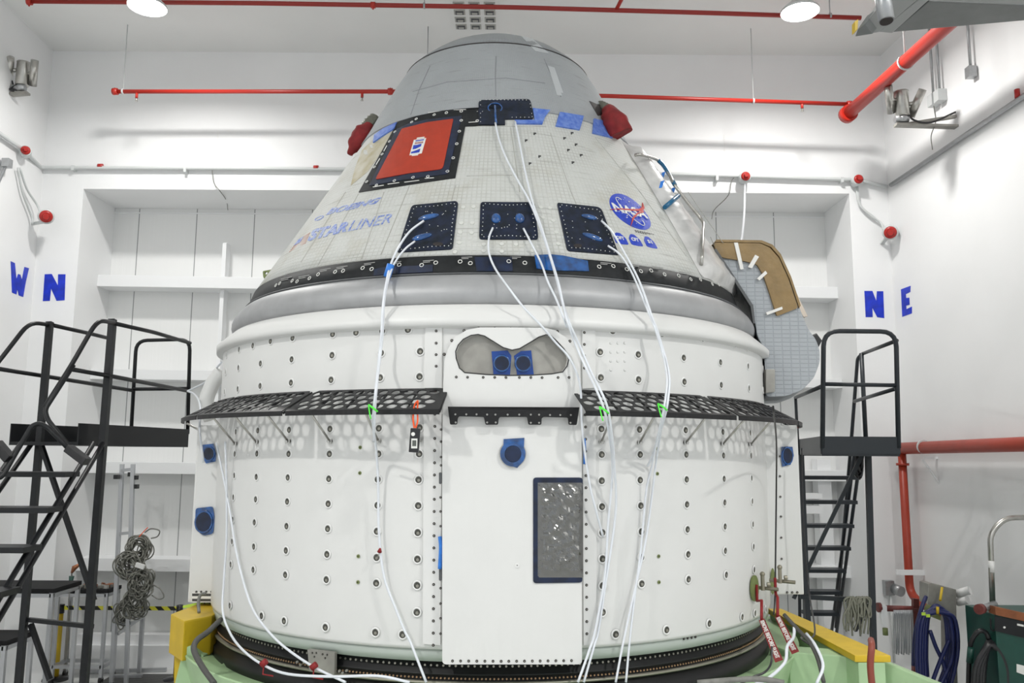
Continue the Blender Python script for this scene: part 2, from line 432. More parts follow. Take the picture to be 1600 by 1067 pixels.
def add_flat(bm, vs, fs, step, fn, off=0.003, back=-0.004, mi=0, skirt=True):
    """lay a flat filled outline over a surface: fn(x, y, offset) -> room point. Cut fine, then given thickness"""
    b = bmesh.new()
    vv = [b.verts.new((x, y, 0)) for x, y in vs]
    for f in fs:
        try: b.faces.new([vv[i] for i in f])
        except ValueError: pass
    bmesh.ops.remove_doubles(b, verts=b.verts[:], dist=1e-6)
    if step:
        xs = [v.co.x for v in b.verts]; ys = [v.co.y for v in b.verts]
        sx, sy = step if isinstance(step, tuple) else (step, step)
        for axis, lo, hi, st in ((0, min(xs), max(xs), sx), (1, min(ys), max(ys), sy)):
            k = math.floor(lo / st) + 1
            while k * st < hi:
                co = Vector((k * st, 0, 0)) if axis == 0 else Vector((0, k * st, 0)); no = Vector((1, 0, 0)) if axis == 0 else Vector((0, 1, 0))
                bmesh.ops.bisect_plane(b, geom=b.verts[:] + b.edges[:] + b.faces[:], plane_co=co, plane_no=no, dist=1e-6); k += 1
    b.verts.index_update()
    top = [bm.verts.new(fn(v.co.x, v.co.y, off)) for v in b.verts]
    bot = [bm.verts.new(fn(v.co.x, v.co.y, back)) for v in b.verts] if skirt else None
    new = []
    for f in b.faces:
        new.append(bm.faces.new([top[v.index] for v in f.verts]))
        if skirt: new.append(bm.faces.new([bot[v.index] for v in f.verts][::-1]))
    if skirt:
        for e in b.edges:
            if len(e.link_faces) == 1:
                i, j = e.verts[0].index, e.verts[1].index
                new.append(bm.faces.new((top[i], top[j], bot[j], bot[i])))
    for f in new: f.material_index = mi
    bmesh.ops.recalc_face_normals(bm, faces=new)
    b.free(); return new
def rpoly(pts, rad, n=4):
    """round the corners of a flat outline"""
    out = []; N = len(pts)
    for i in range(N):
        a = Vector(pts[i - 1]); b = Vector(pts[i]); c = Vector(pts[(i + 1) % N])
        rr = rad[i] if isinstance(rad, (list, tuple)) else rad
        r = min(rr, (a - b).length * 0.45, (c - b).length * 0.45)
        if r < 0.01 * max(1e-6, (a - b).length): out.append((b.x, b.y)); continue
        s = b + (a - b).normalized() * r; e = b + (c - b).normalized() * r
        for k in range(n + 1):
            t = k / n; p = s * (1 - t) ** 2 + b * 2 * t * (1 - t) + e * t * t; out.append((p.x, p.y))
    return out
def circ(cx, cy, r, n=20, ry=None, rot=0.0):
    ry = r if ry is None else ry; o = []
    for k in range(n):
        a = 2 * PI * k / n; x, y = r * math.cos(a), ry * math.sin(a)
        o.append((cx + x * math.cos(rot) - y * math.sin(rot), cy + x * math.sin(rot) + y * math.cos(rot)))
    return o
def add_patch(bm, loops, fn, off=0.003, back=-0.004, step=14, mi=0):
    vs, fs = fill2d(loops); return add_flat(bm, vs, fs, step, fn, off, back, mi)
def add_text_quad(bm, s, TL, TR, BR, BL, fn, off=0.004, back=0.0, shear=0.0, bold=0.0, mi=0, step=0):
    vs, fs = text2d(s, shear, bold)
    x0 = min(v[0] for v in vs); x1 = max(v[0] for v in vs); y0 = min(v[1] for v in vs); y1 = max(v[1] for v in vs)
    out = []
    for x, y in vs:
        u = (x - x0) / (x1 - x0); v = (y - y0) / (y1 - y0)
        px = (BL[0] * (1 - u) + BR[0] * u) * (1 - v) + (TL[0] * (1 - u) + TR[0] * u) * v
        py = (BL[1] * (1 - u) + BR[1] * u) * (1 - v) + (TL[1] * (1 - u) + TR[1] * u) * v
        out.append((px, py))
    return add_flat(bm, out, fs, step, fn, off, back, mi)

# ------------------------------------------------------------------ object helpers
def wloc(o):
    v = Vector(o.location)
    while o.parent: o = o.parent; v = v + Vector(o.location)
    return v
def obj(name, bm, mats, parent=None, kind=None, bevel=0.0, smooth_angle=None):
    if not isinstance(mats, (list, tuple)): mats = [mats]
    if bevel > 0:
        bmesh.ops.remove_doubles(bm, verts=bm.verts[:], dist=1e-6)
        es = [e for e in bm.edges if len(e.link_faces) == 2 and e.calc_face_angle(0) > 0.5]
        bmesh.ops.bevel(bm, geom=es, offset=bevel, segments=2, affect='EDGES', profile=0.7, clamp_overlap=True)
    if parent: o0 = wloc(parent)
    else:
        xs = [v.co.x for v in bm.verts]; ys = [v.co.y for v in bm.verts]; zs = [v.co.z for v in bm.verts]
        o0 = Vector(((min(xs) + max(xs)) / 2, (min(ys) + max(ys)) / 2, min(zs)))
        if kind == 'structure': o0 = Vector((0, 0, 0))
    for v in bm.verts: v.co -= o0
    for e in bm.edges:
        if len(e.link_faces) == 2 and e.calc_face_angle(0) > 0.8: e.smooth = False
    me = bpy.data.meshes.new(name); bm.to_mesh(me); bm.free()
    for mt in mats: me.materials.append(mt)
    o = bpy.data.objects.new(name, me); COL.objects.link(o)
    if parent: o.parent = parent
    else: o.location = o0
    if kind: o['kind'] = kind
    return o
def tag(o, label, cat, group=None):
    o['label'] = label; o['category'] = cat
    if group: o['group'] = group
    return o
def thing(name, loc, label, cat, group=None):
    o = bpy.data.objects.new(name, None); COL.objects.link(o); o.location = loc; o.empty_display_size = 0.2
    return tag(o, label, cat, group)
def tube_obj(name, pts, r, mt, parent=None, seg=10, smooth=True, n=6, **k):
    bm = bmesh.new(); add_tube(bm, smooth_pts(pts, n) if smooth else pts, r, seg); return obj(name, bm, mt, parent, **k)
B = bmesh.new

# ================================================================== THE ROOM
CEIL = 9.22
YW = 12.0; YR = 13.0
XL, XR, ZT = -6.42, 5.03, 7.04       # the wide recess in the back wall
def quadwall(bm, pts, mi=0):
    bm.faces.new([bm.verts.new(p) for p in pts]).material_index = mi
def wx(base, y): return base.x + (y - 12) * WDIR.x / WDIR.y
# floor and ceiling as slabs
bm = B(); add_box(bm, (-9, -7, -0.2), (9, 14.2, 0)); obj('floor', bm, M_floor, kind='structure')
bm = B(); add_box(bm, (-9, -7, CEIL), (9, 14.2, CEIL + 0.2)); obj('ceiling', bm, M_ceil, kind='structure')
# side walls: thick slabs, slightly askew to the camera
for nm, base, sg in (('wall_left', LW0, -1), ('wall_right', RW0, 1)):
    bm = B()
    a = Vector((wx(base, -7), -7, 0)); b = Vector((wx(base, 13.4), 13.4, 0)); c = b + Vector((sg * 0.3, 0, 0)); d = a + Vector((sg * 0.3, 0, 0))
    add_hexa(bm, [a, b, c, d], [p + Vector((0, 0, CEIL)) for p in (a, b, c, d)]); bmesh.ops.recalc_face_normals(bm, faces=bm.faces[:])
    obj(nm, bm, M_wall, kind='structure')
# back wall: two piers and the lintel over the recess, then the recess lining and its panelled back
bm = B()
add_box(bm, (-7.3, YW, 0), (XL, YR + 0.2, CEIL)); add_box(bm, (XR, YW, 0), (5.9, YR + 0.2, CEIL)); add_box(bm, (XL, YW, ZT), (XR, YR + 0.2, CEIL))
obj('wall_back', bm, M_wall, kind='structure')
bm = B(); add_box(bm, (XL, YR, 0), (XR, YR + 0.2, ZT)); obj('wall_recess', bm, M_panelled, kind='structure')
bm = B(); add_box(bm, (XL, 12.72, 0.0), (XR, YR, 0.32)); add_box(bm, (XL, 12.80, 0.32), (XR, YR, 0.46)); obj('baseboard_back', bm, M_trim, kind='structure')
bm = B(); add_box(bm, (XL, YR - 0.03, 6.955), (XR, YR, 6.97)); obj('trim_1', bm, M_trim, kind='structure')
k = 2
for yl, yl2, yr, yr2 in ((429, 447, 448, 466), (576, 592, 592, 606), (721, 739, 735, 752), (872, 892, 885, 903)):
    bm = B(); Yb = 12.6
    zl1, zl0 = on_y(157, yl, Yb).z, on_y(157, yl2, Yb).z
    zr1, zr0 = on_y(1298, yr, Yb).z, on_y(1298, yr2, Yb).z
    add_hexa(bm, [(XL, Yb, zl0), (XR, Yb, zr0), (XR, YR, zr0), (XL, YR, zl0)], [(XL, Yb, zl1), (XR, Yb, zr1), (XR, YR, zr1), (XL, YR, zl1)])
    obj('trim_%d' % k, bm, M_trim, kind='structure', bevel=0.006); k += 1
bm = B(); p0 = on_y(352, 380, 12.75); p1 = on_y(346, 560, 12.75)
add_box(bm, (p0.x - 0.03, 12.72, 0.46), (p0.x + 0.03, 12.9, p0.z)); obj('trim_%d' % k, bm, M_trim, kind='structure'); k += 1
bm = B(); p0 = on_y(1285, 700, 12.75)
add_box(bm, (p0.x - 0.1, 12.72, 0.46), (p0.x + 0.1, 12.95, 3.1)); obj('trim_%d' % k, bm, M_trim, kind='structure'); k += 1
# thin seams on the upper wall
bm = B()
for x in (341, 1131, 620):
    p = on_y(x, 200, YW); add_box(bm, (p.x - 0.006, YW - 0.004, ZT), (p.x + 0.006, YW + 0.01, 7.95))
obj('trim_%d' % k, bm, M_ceil, kind='structure'); k += 1

# ------------------------------------------------------------------ high-bay lamps
def lamp(x, y, label, grp, seen=True):
    t = thing('high_bay_lamp', (x, y, LAMP_Z), label, 'lamp', grp)
    R_ = 0.215
    c = Vector((x, y, LAMP_Z))
    bm = B(); add_tube(bm, [c + Vector((0, 0, h)) for h in (0.005, 0.03, 0.10, 0.16, 0.235)], 1, 32, radii=[R_ + 0.02, R_ + 0.025, R_ * 0.8, R_ * 0.45, R_ * 0.4])
    bmesh.ops.delete(bm, geom=[f for f in bm.faces if len(f.verts) > 4 and f.calc_center_median().z < LAMP_Z + 0.02], context='FACES_ONLY')
    obj('housing', bm, M_glass, t)
    bm = B(); add_disc_prism(bm, c + Vector((0, 0, 0.02)), (0, 0, -1), R_, 0.012, 32); obj('lens', bm, M_lamp, t)
    ld = bpy.data.lights.new('lamp_light', 'AREA'); ld.shape = 'DISK'; ld.size = 0.40; ld.energy = LAMP_W if y > 5 else LAMP_FRONT_W; ld.color = (1, 0.985, 0.95); ld.spread = math.radians(165)
    lo = bpy.data.objects.new('lamp_light', ld); COL.objects.link(lo); lo.parent = t; lo.location = (0, 0, -0.012)
    return t
pL = on_z(230, 12, LAMP_Z); pR = on_z(1250, 20, LAMP_Z)
lamp(pL.x, pL.y, 'bright round ceiling lamp above the left part of the back wall', None)
lamp(pR.x, pR.y, 'bright round ceiling lamp beside the grey crane arm', None)
for yy in (0.1,):
    for xx in (-4.5, 4.5):
        lamp(xx, yy, 'round ceiling lamp nearer the viewer, above the frame', 'ceiling lamps in front of the craft')

# ================================================================== THE SPACECRAFT
craft = thing('spacecraft', (AX, AY, 2.03), 'large white and grey conical crew capsule on a white drum, on the green stand', 'spacecraft')
bm = B(); add_revolve(bm, [(2.03, 2.19), (2.03, 2.232), (2.05, 2.234), (3.0, 2.238), (3.925, 2.238)], seg=220)
service = obj('service_module', bm, M_white, craft)
def seg_prof(z0, z1): return [q for q in PROF if z0 - 1e-6 <= q[0] <= z1 + 1e-6]
bm = B(); add_revolve(bm, [(3.90, 2.23)] + seg_prof(3.912, 4.058) + [(4.062, 2.172), (4.066, 2.14)], seg=220)
obj('top_collar', bm, M_white, craft)
bm = B(); add_revolve(bm, [(4.06, 2.14)] + seg_prof(4.066, 4.27) + [(4.272, 2.05)], seg=220)
obj('heat_shield_edge', bm, M_silver, craft)
bm = B(); add_revolve(bm, [(4.262, 2.04), (4.268, 2.094), (4.274, 2.100), (4.280, 2.094), (4.284, 2.05)], seg=220)
obj('edge_seal', bm, M_dgrey, craft)
bm = B(); add_revolve(bm, [(4.27, 2.05), (4.282, 2.078), (4.295, 2.074), (4.405, 2.030), (4.407, 2.01)], seg=220)
band = obj('black_band', bm, M_black, craft)
bm = B(); n_ = 12; add_revolve(bm, [(4.39, 2.0), (4.405, 2.028)] + [(4.405 + (5.735 - 4.405) * i / n_, 2.030 + (1.215 - 2.030) * i / n_) for i in range(1, n_ + 1)], seg=220)
cone = obj('capsule_cone', bm, M_tile, craft)
bm = B(); add_revolve(bm, [(5.73, 1.20)] + seg_prof(5.737, 6.468), seg=200)
obj('forward_cover', bm, M_cover, craft)
bm = B(); add_revolve(bm, [(6.455, 0.82), (6.462, 0.838), (6.470, 0.836), (6.48, 0.80)], seg=160)
obj('cover_seam', bm, M_hole, craft)
bm = B(); add_revolve(bm, [(6.47, 0.80)] + seg_prof(6.475, 6.846), seg=120)
obj('domed_cap', bm, M_cap, craft)

HULL = sfn_hull()
# --- skin panels next to the central door
def seam_strip(pts, mt=M_btxt, wpx=0.7, off=0.001):
    pass
DOOR = 2.300
dfn = sfn_cyl(DOOR)
bm = B()
door_out = [(691, 1038), (691, 900), (691, 700), (692.5, 600), (694, 566), (700, 545), (712, 526), (730, 515), (748, 511.5), (800, 511.5), (852, 512), (868, 516), (884, 527), (897, 545), (906, 570), (908, 600), (909, 700), (909, 900), (909.5, 1038)]
eyes = [(713, 560), (712, 549), (716, 539), (724, 530), (736, 524), (747, 522.5), (757, 525), (770, 533), (786, 543), (800, 547), (812, 544.5), (830, 534), (842, 526.5), (853, 523), (860, 524), (870, 533), (881, 545), (887, 555), (888.5, 562), (886, 572), (879, 581), (862, 584), (830, 586), (795, 586.5), (760, 585), (726, 582), (718, 575)]
add_patch(bm, [rpoly(door_out, [7] + [0] * (len(door_out) - 2) + [7]), eyes], dfn, off=0.0, back=-0.07, step=20)
door = obj('door_panel', bm, M_white, craft)
bm = B(); add_patch(bm, [[(x + (800 - x) * -0.01, y) for x, y in eyes]], sfn_cyl(2.262), off=0.0, back=-0.03, step=20)
obj('thruster_well_plate', bm, M_sheet, craft)
# recess rim round the eye-shaped well
bm = B(); er = eyes[:]
add_tube(bm, [dfn(x, y, 0.0) for x, y in smooth_pts([Vector((x, y)) for x, y in er + [er[0]]], 2) for _ in [0]] if False else [dfn(x, y, 0.0) for x, y in er + [er[0]]], 0.004, 6)
obj('well_rim', bm, M_btxt, craft)
bm = B()
for q in ([(768, 549), (793, 547.5), (799, 556), (797, 585.5), (771, 585)], [(803, 556), (814, 548.5), (830, 547.5), (834, 585.5), (808, 586)]):
    bm = B(); add_patch(bm, [q], sfn_cyl(2.268), off=0.002, back=0.0, step=20); obj('blue_film_square', bm, mat('deep_blue_film', (0.008, 0.055, 0.28), 0.25), craft)
for cx_, cy_ in ((784, 568), (817, 568)):
    bm = B(); P = cyl(cx_, cy_, 2.268); a = azof(P); n = Vector((math.sin(a), -math.cos(a), 0))
    add_tube(bm, [P - n * 0.01, P + n * 0.018, P + n * 0.02], 0.05, 24, radii=[0.052, 0.052, 0.047], mi=0)
    add_tube(bm, [P + n * 0.015, P + n * 0.022], 0.043, 24, radii=[0.043, 0.042], mi=1)
    obj('thruster_cap', bm, [M_blue, M_navy], craft)

# small dark screws in lines, one part per line of them
def place_mesh(me, name, P, n, parent, sc=1.0):
    o = bpy.data.objects.new(name, me); COL.objects.link(o); o.parent = parent
    q = Vector(n).to_track_quat('Z', 'Y')
    o.rotation_mode = 'QUATERNION'; o.rotation_quaternion = q; o.location = Vector(P) - wloc(parent); o.scale = (sc, sc, sc)
    return o
SCREWS = {'n': 0}
_sm = {}
def screw_mesh(r, mt, h):
    key = (round(r, 4), mt.name, h)
    if key not in _sm:
        b = B(); add_tube(b, [Vector((0, 0, -0.003)), Vector((0, 0, h))], r, 10, radii=[r, r * 0.9]); add_tube(b, [Vector((0, 0, h * 0.9)), Vector((0, 0, h + 0.0015))], r * 0.4, 6, mi=1)
        me = bpy.data.meshes.new('screw'); b.to_mesh(me); b.free(); me.materials.append(mt); me.materials.append(M_bolt); _sm[key] = me
    return _sm[key]
def screw_line(name, pts, r=0.010, fn=None, parent=craft, mt=M_hole, h=0.003):
    one = name.rsplit('_', 1)[0]
    single = parent is not craft or SCREWS['n'] + len(pts) <= 100 or one != 'screw'
    if single:
        if one == 'screw' and parent is craft: SCREWS['n'] += len(pts)
        for x, y in pts:
            P = fn(x, y, 0.0); P2 = fn(x, y, 0.01); place_mesh(screw_mesh(r, mt, h), one, P, (P2 - P).normalized(), parent)
        return
    bm = SCREWS.setdefault('bm', B())
    for x, y in pts:
        P = fn(x, y, 0.0); P2 = fn(x, y, 0.01); n = (P2 - P).normalized()
        add_tube(bm, [P - n * 0.003, P + n * h], r, 10, radii=[r, r * 0.9], mi=0)
        add_tube(bm, [P + n * h * 0.9, P + n * (h + 0.0015)], r * 0.4, 6, mi=1)
def lin(p, q, n): return [(p[0] + (q[0] - p[0]) * i / (n - 1), p[1] + (q[1] - p[1]) * i / (n - 1)) for i in range(n)]
screw_line('screw_row', lin((707, 1032.5), (783, 1033), 7) + lin((795, 1033), (893, 1032), 9), 0.0085, dfn)
screw_line('screw_row', [(713, 589), (730.5, 589.3), (755, 589.5), (773, 589.5), (790.5, 589.7), (811.5, 589.7), (829.5, 589.7), (847, 590), (872, 589.7), (889, 589.7)], 0.0085, dfn)
cfn = sfn_cyl(2.240)
PAN = 2.252
pfn = sfn_cyl(PAN)
# raised strips either side of the door
for q in ([(677, 511), (690.5, 511), (690.5, 606), (662, 606), (664, 512)], [(662, 646), (690, 646), (688, 1008), (660.5, 1006)],
          [(910, 512), (930, 513), (931, 606), (910, 607)], [(911, 650), (931, 650), (932, 1005), (912, 1008)]):
    bm = B(); add_patch(bm, [q], pfn, off=0.0, back=-0.02, step=16); obj('edge_strip', bm, M_white, craft)
screw_line('screw_row', [(681.5, y) for y in (517, 536, 554, 572)] + [(679.5 - i * 0.14, 647 + 19 * i) for i in range(20)], 0.009, pfn)
screw_line('screw_row', [(689, y) for y in (671, 690, 714, 727)] + [(688.2, y) for y in (777, 799, 822, 844, 867, 919, 943, 966, 990)], 0.0075, pfn)
screw_line('screw_row', [(913, y) for y in (519.5, 538, 555.5, 575)] + [(914.8 + i * 0.12, 648 + 19 * i) for i in range(19)], 0.009, pfn)
screw_line('screw_row', [(683, 508.5), (701, 508), (719, 507.5), (748, 509), (773, 509), (798, 509), (823, 509), (848, 509), (877, 509), (896, 509.5), (914, 510)], 0.010, sfn_cyl(2.262))
screw_line('screw_row', [(725, 516.5), (706, 532), (694, 553.5), (871, 518), (890.5, 533)], 0.010, sfn_cyl(2.262))
# slots and latches beside the door
for y0, y1 in ((738, 756), (886, 907)):
    bm = B(); add_patch(bm, [rpoly([(686, y0), (690.5, y0), (690.5, y1), (686, y1)], 2)], pfn, off=0.004, back=-0.005, step=16); obj('slot', bm, M_dgrey, craft)
tube_obj('blue_film_strip', [pfn(688, 838, 0.012), pfn(690, 852, 0.02), pfn(689.5, 868, 0.02), pfn(688, 888, 0.015)], 0.012, M_tape, craft)
tube_obj('blue_film_strip', [pfn(910, 685, 0.03), pfn(911, 700, 0.03), pfn(910.5, 725, 0.03)], 0.008, M_tape, craft)
# black toothed bracket under the well
bk = [(702, 636), (901, 637), (897, 664.5), (885, 664), (884, 653), (847, 652), (844, 654), (843.5, 664), (824, 664), (822, 652), (781, 652), (779, 655), (778, 664), (759, 664), (756.5, 652), (719, 651), (717, 654), (716, 663.5), (705.5, 664)]
bm = B(); add_patch(bm, [rpoly(bk, 2.2)], dfn, off=0.052, back=0.044, step=20)
# upper lip that stands out and shades the door
add_patch(bm, [[(702, 636), (901, 637), (900.5, 641), (702.5, 640)]], dfn, off=0.052, back=-0.004, step=20)
br = obj('toothed_bracket', bm, M_skirt, craft)
screw_line('bolt_row', [(713.5, 648), (730, 648), (745.5, 648), (761.5, 648.3), (774, 648.4), (792.5, 648.4), (810, 648.4), (827.5, 648.4), (840, 648.5), (856.5, 649), (872, 649), (888, 649), (714, 660.5), (761.5, 660.5), (774.5, 660.5), (827.5, 661), (840, 661), (887.5, 661)], 0.006, lambda x, y, o: dfn(x, y, o + 0.052), mt=M_steel)
# blue capped port on the door
P = dfn(801, 709, 0); n = (dfn(801, 709, 1) - P).normalized()
bm = B(); add_tube(bm, [P - n * 0.01, P + n * 0.02, P + n * 0.024], 0.07, 28, radii=[0.074, 0.074, 0.06], mi=0)
add_tube(bm, [P + n * 0.02, P + n * 0.030], 0.045, 24, radii=[0.05, 0.046], mi=1)
add_patch(bm, [[(787, 686), (819, 684), (818, 720), (808, 731), (795, 727), (786, 705)]], dfn, off=0.008, back=0, step=20, mi=0)
add_tube(bm, [P - n * 0.01, P + n * 0.006], 0.08, 28, mi=2)
obj('port_cover', bm, [M_blue, M_navy, M_steel], craft)
# foil window: frame and crumpled sheet
fo = rpoly([(834, 747), (911, 747), (910, 910), (834, 911)], 5); fi = rpoly([(842, 756), (911.5, 756), (910.5, 897), (842, 901)], 2)
fo = rpoly([(833, 746), (910, 746), (909.5, 910), (833, 911)], 5)
fi = rpoly([(841, 755), (909, 755), (908.8, 899), (842, 901)], 2)
bm = B(); add_patch(bm, [fo, fi], dfn, off=0.006, back=-0.01, step=20); win = obj('foil_window_frame', bm, M_navy, craft)
bm = B()
NX, NY = 26, 54; g = []
rnd = random.Random(3)
crs = [(rnd.random(), rnd.random(), rnd.uniform(-1, 1), rnd.uniform(4, 13)) for _ in range(26)]
for j in range(NY + 1):
    row = []
    for i in range(NX + 1):
        u = i / NX; v = j / NY; h = 0
        for (a, b_, c_, s_) in crs:
            d = (u - a) * math.cos(c_ * 3) * 0.5 + (v - b_) * math.sin(c_ * 3)
            h += abs(((d * s_) % 1.0) - 0.5) * 0.0085
        edge = min(1, 8 * min(u, 1 - u, v, 1 - v))
        row.append(bm.verts.new(dfn(840 + 70.5 * u, 754 + 148 * v, 0.006 + (h - 0.02) * edge * 0.55)))
    g.append(row)
for j in range(NY):
    for i in range(NX):
        bm.faces.new((g[j][i], g[j + 1][i], g[j + 1][i + 1], g[j][i + 1]))
obj('foil_sheet', bm, M_foil, win)
P = dfn(808, 883, 0); n = (dfn(808, 883, 1) - P).normalized()
bm = B(); add_tube(bm, [P, P + n * 0.004], 0.014, 16); add_tube(bm, [P + n * 0.003, P + n * 0.006], 0.003, 8, mi=1); obj('button', bm, [M_rim, M_hole], door)

# --- the big round fasteners: one mesh, many copies
def fastener_mesh():
    b = B(); R1, R2, H = 0.030, 0.020, 0.005
    n = 24; rings = []
    for r, z in ((R1, 0), (R1 - 0.002, H), (R2 + 0.001, H), (R2, 0.0015)):
        rings.append([b.verts.new((r * math.cos(2 * PI * k / n), r * math.sin(2 * PI * k / n), z)) for k in range(n)])
    for a, c in zip(rings, rings[1:]):
        for k in range(n):
            f = b.faces.new((a[k], a[(k + 1) % n], c[(k + 1) % n], c[k])); f.smooth = True
    f = b.faces.new(rings[-1]); f.material_index = 1
    add_tube(b, [Vector((0.002, -0.003, 0.001)), Vector((0.002, -0.003, 0.005))], 0.009, 12, mi=2)
    me = bpy.data.meshes.new('fastener'); b.to_mesh(me); b.free()
    for mt in (M_rim, M_cup, M_bolt): me.materials.append(mt)
    return me
FM = fastener_mesh()
fast = [(407.5, 568), (407, 603), (456, 561.5), (455, 598), (519, 555), (517.5, 593.5), (595.5, 551.5), (594, 590), (656.5, 549), (655.5, 588.5),
        (423, 533), (457.5, 528), (520, 522), (556.5, 519.5), (597.5, 517), (637.5, 515), (395.5, 540), (374, 546), (354, 555), (373, 574.5), (353, 581.5), (372, 608), (351.5, 613),
        (957, 517), (1034, 521.5), (1097.5, 529), (1148, 538), (1167.5, 543), (1184, 545), (937.5, 550), (997, 554), (1068, 559), (1125.5, 566), (1168.5, 572), (1192, 577),
        (938.5, 590), (997.5, 593), (1069, 596.5), (1126.5, 601.5), (1170, 606.5), (1192, 610),
        (592, 669), (591.5, 709), (590.5, 749), (590, 789.5), (589, 830), (588.5, 871), (588, 911), (586.5, 988), (629, 991.5),
        (655.5, 668), (655, 709), (654, 749.5), (653.5, 790), (652.8, 832), (652.3, 873.5), (651.8, 914.5), (651.3, 956.5),
        (515.8, 670), (515, 709), (514, 748), (513, 787), (512.2, 826), (511, 866), (510, 905.5), (508.5, 980),
        (452, 671.5), (451.3, 709), (450, 746), (449, 783.5), (448, 822), (447, 860), (446, 898), (444, 970),
        (403.5, 672.5), (402, 708.5), (401, 745), (400, 780), (398, 816), (397, 854), (396, 890), (409, 962),
        (369, 674.5), (367.5, 709), (366.5, 743), (365, 777), (364, 812), (363, 846), (361, 882), (359.5, 946),
        (939.5, 670), (940, 710), (940, 751), (940.5, 791.5), (941, 832), (941.3, 873), (941.5, 915), (941.5, 956.5), (962, 991),
        (999, 671), (1000, 710), (1000, 750), (1001, 790), (1002, 830.5), (1002, 871), (1002.5, 912), (1041.5, 984),
        (1071, 672), (1072, 710), (1072.5, 749), (1073, 788), (1074, 827), (1075, 866), (1075.5, 905), (1108, 974),
        (1129, 674.5), (1130, 711.5), (1131, 748), (1132, 785), (1132.5, 822.5), (1133, 860.5), (1134.5, 898), (1159.5, 964),
        (1172, 676), (1173, 712), (1174, 747), (1175, 783), (1176, 819), (1177, 854), (1178, 890), (1179.5, 958),
        (1198, 678), (1199, 712), (1200, 746), (1201, 779.5), (1202, 813), (1202, 848), (1203, 882.5), (1196, 952)]
fast.sort(key=lambda p: abs(p[0] - 795))
for x, y in fast[:100]:
    P = cyl(x, y, 2.2385); a = azof(P); place_mesh(FM, 'fastener', P, (math.sin(a), -math.cos(a), 0), service)
bm = B()
for x, y in fast[100:]:
    P = cyl(x, y, 2.2385); a = azof(P)
    b2 = B(); b2.from_mesh(FM); q = Vector((math.sin(a), -math.cos(a), 0)).to_track_quat('Z', 'Y').to_matrix().to_4x4(); q.translation = P
    b2.transform(q); tmp = bpy.data.meshes.new('t'); b2.to_mesh(tmp); b2.free(); bm.from_mesh(tmp); bpy.data.meshes.remove(tmp)
o = obj('fasteners', bm, [M_rim, M_cup, M_bolt], service); o['kind'] = 'stuff'
# tiny olive plugs
for x, y in ((563, 699), (562.5, 739), (560, 869), (559.5, 909.5), (1027, 701), (1027, 740), (1029, 869), (1029.5, 909.5)):
    P = cyl(x, y, 2.238); a = azof(P); n = Vector((math.sin(a), -math.cos(a), 0)); bm = B()
    add_tube(bm, [P, P + n * 0.004], 0.011, 14); add_tube(bm, [P + n * 0.003, P + n * 0.006], 0.004, 8, mi=1); obj('plug', bm, [M_primer, M_hole], service)
# faint white bumps
bm = B()
for x, y in [(946 + 11 * i, 536 + 14 * j) for i in range(3) for j in range(4) if (i, j) != (1, 3)]:
    P = cyl(x + 8, y, 2.238); a = azof(P); n = Vector((math.sin(a), -math.cos(a), 0)); add_tube(bm, [P, P + n * 0.004], 0.008, 12, radii=[0.009, 0.006])
obj('raised_bumps', bm, M_white, service)
# red key hanging from a fastener
bm = B(); P = cyl(590, 872, 2.27); Q = cyl(593, 862, 2.29); add_tube(bm, [P, Q], 0.003, 6, mi=1); Q2 = cyl(594, 857, 2.30); add_tube(bm, [Q, Q2], 0.012, 10, radii=[0.014, 0.006]); obj('red_pull_tag', bm, [M_redband, M_steel], service)

# lower lip of the drum, seen from the front as a greenish flange
bm = B(); add_revolve(bm, [(1.955, 2.16), (1.96, 2.215), (2.03, 2.222), (2.034, 2.16)], seg=200); obj('lower_flange', bm, mat('grey_green_flange', (0.42, 0.47, 0.43), 0.4), craft)
for x in (500, 1077):
    for i in range(4):
        pass
screw_line('screw_row', [(496, 995.5), (502.5, 996.5), (509, 997.5), (515, 998.5)], 0.008, sfn_cyl(2.226))
screw_line('screw_row', [(1069, 998), (1075, 997), (1081, 996), (1087, 995)], 0.008, sfn_cyl(2.226))

if 'bm' in SCREWS:
    o = obj('screws', SCREWS['bm'], [M_hole, M_bolt], craft); o['kind'] = 'stuff'
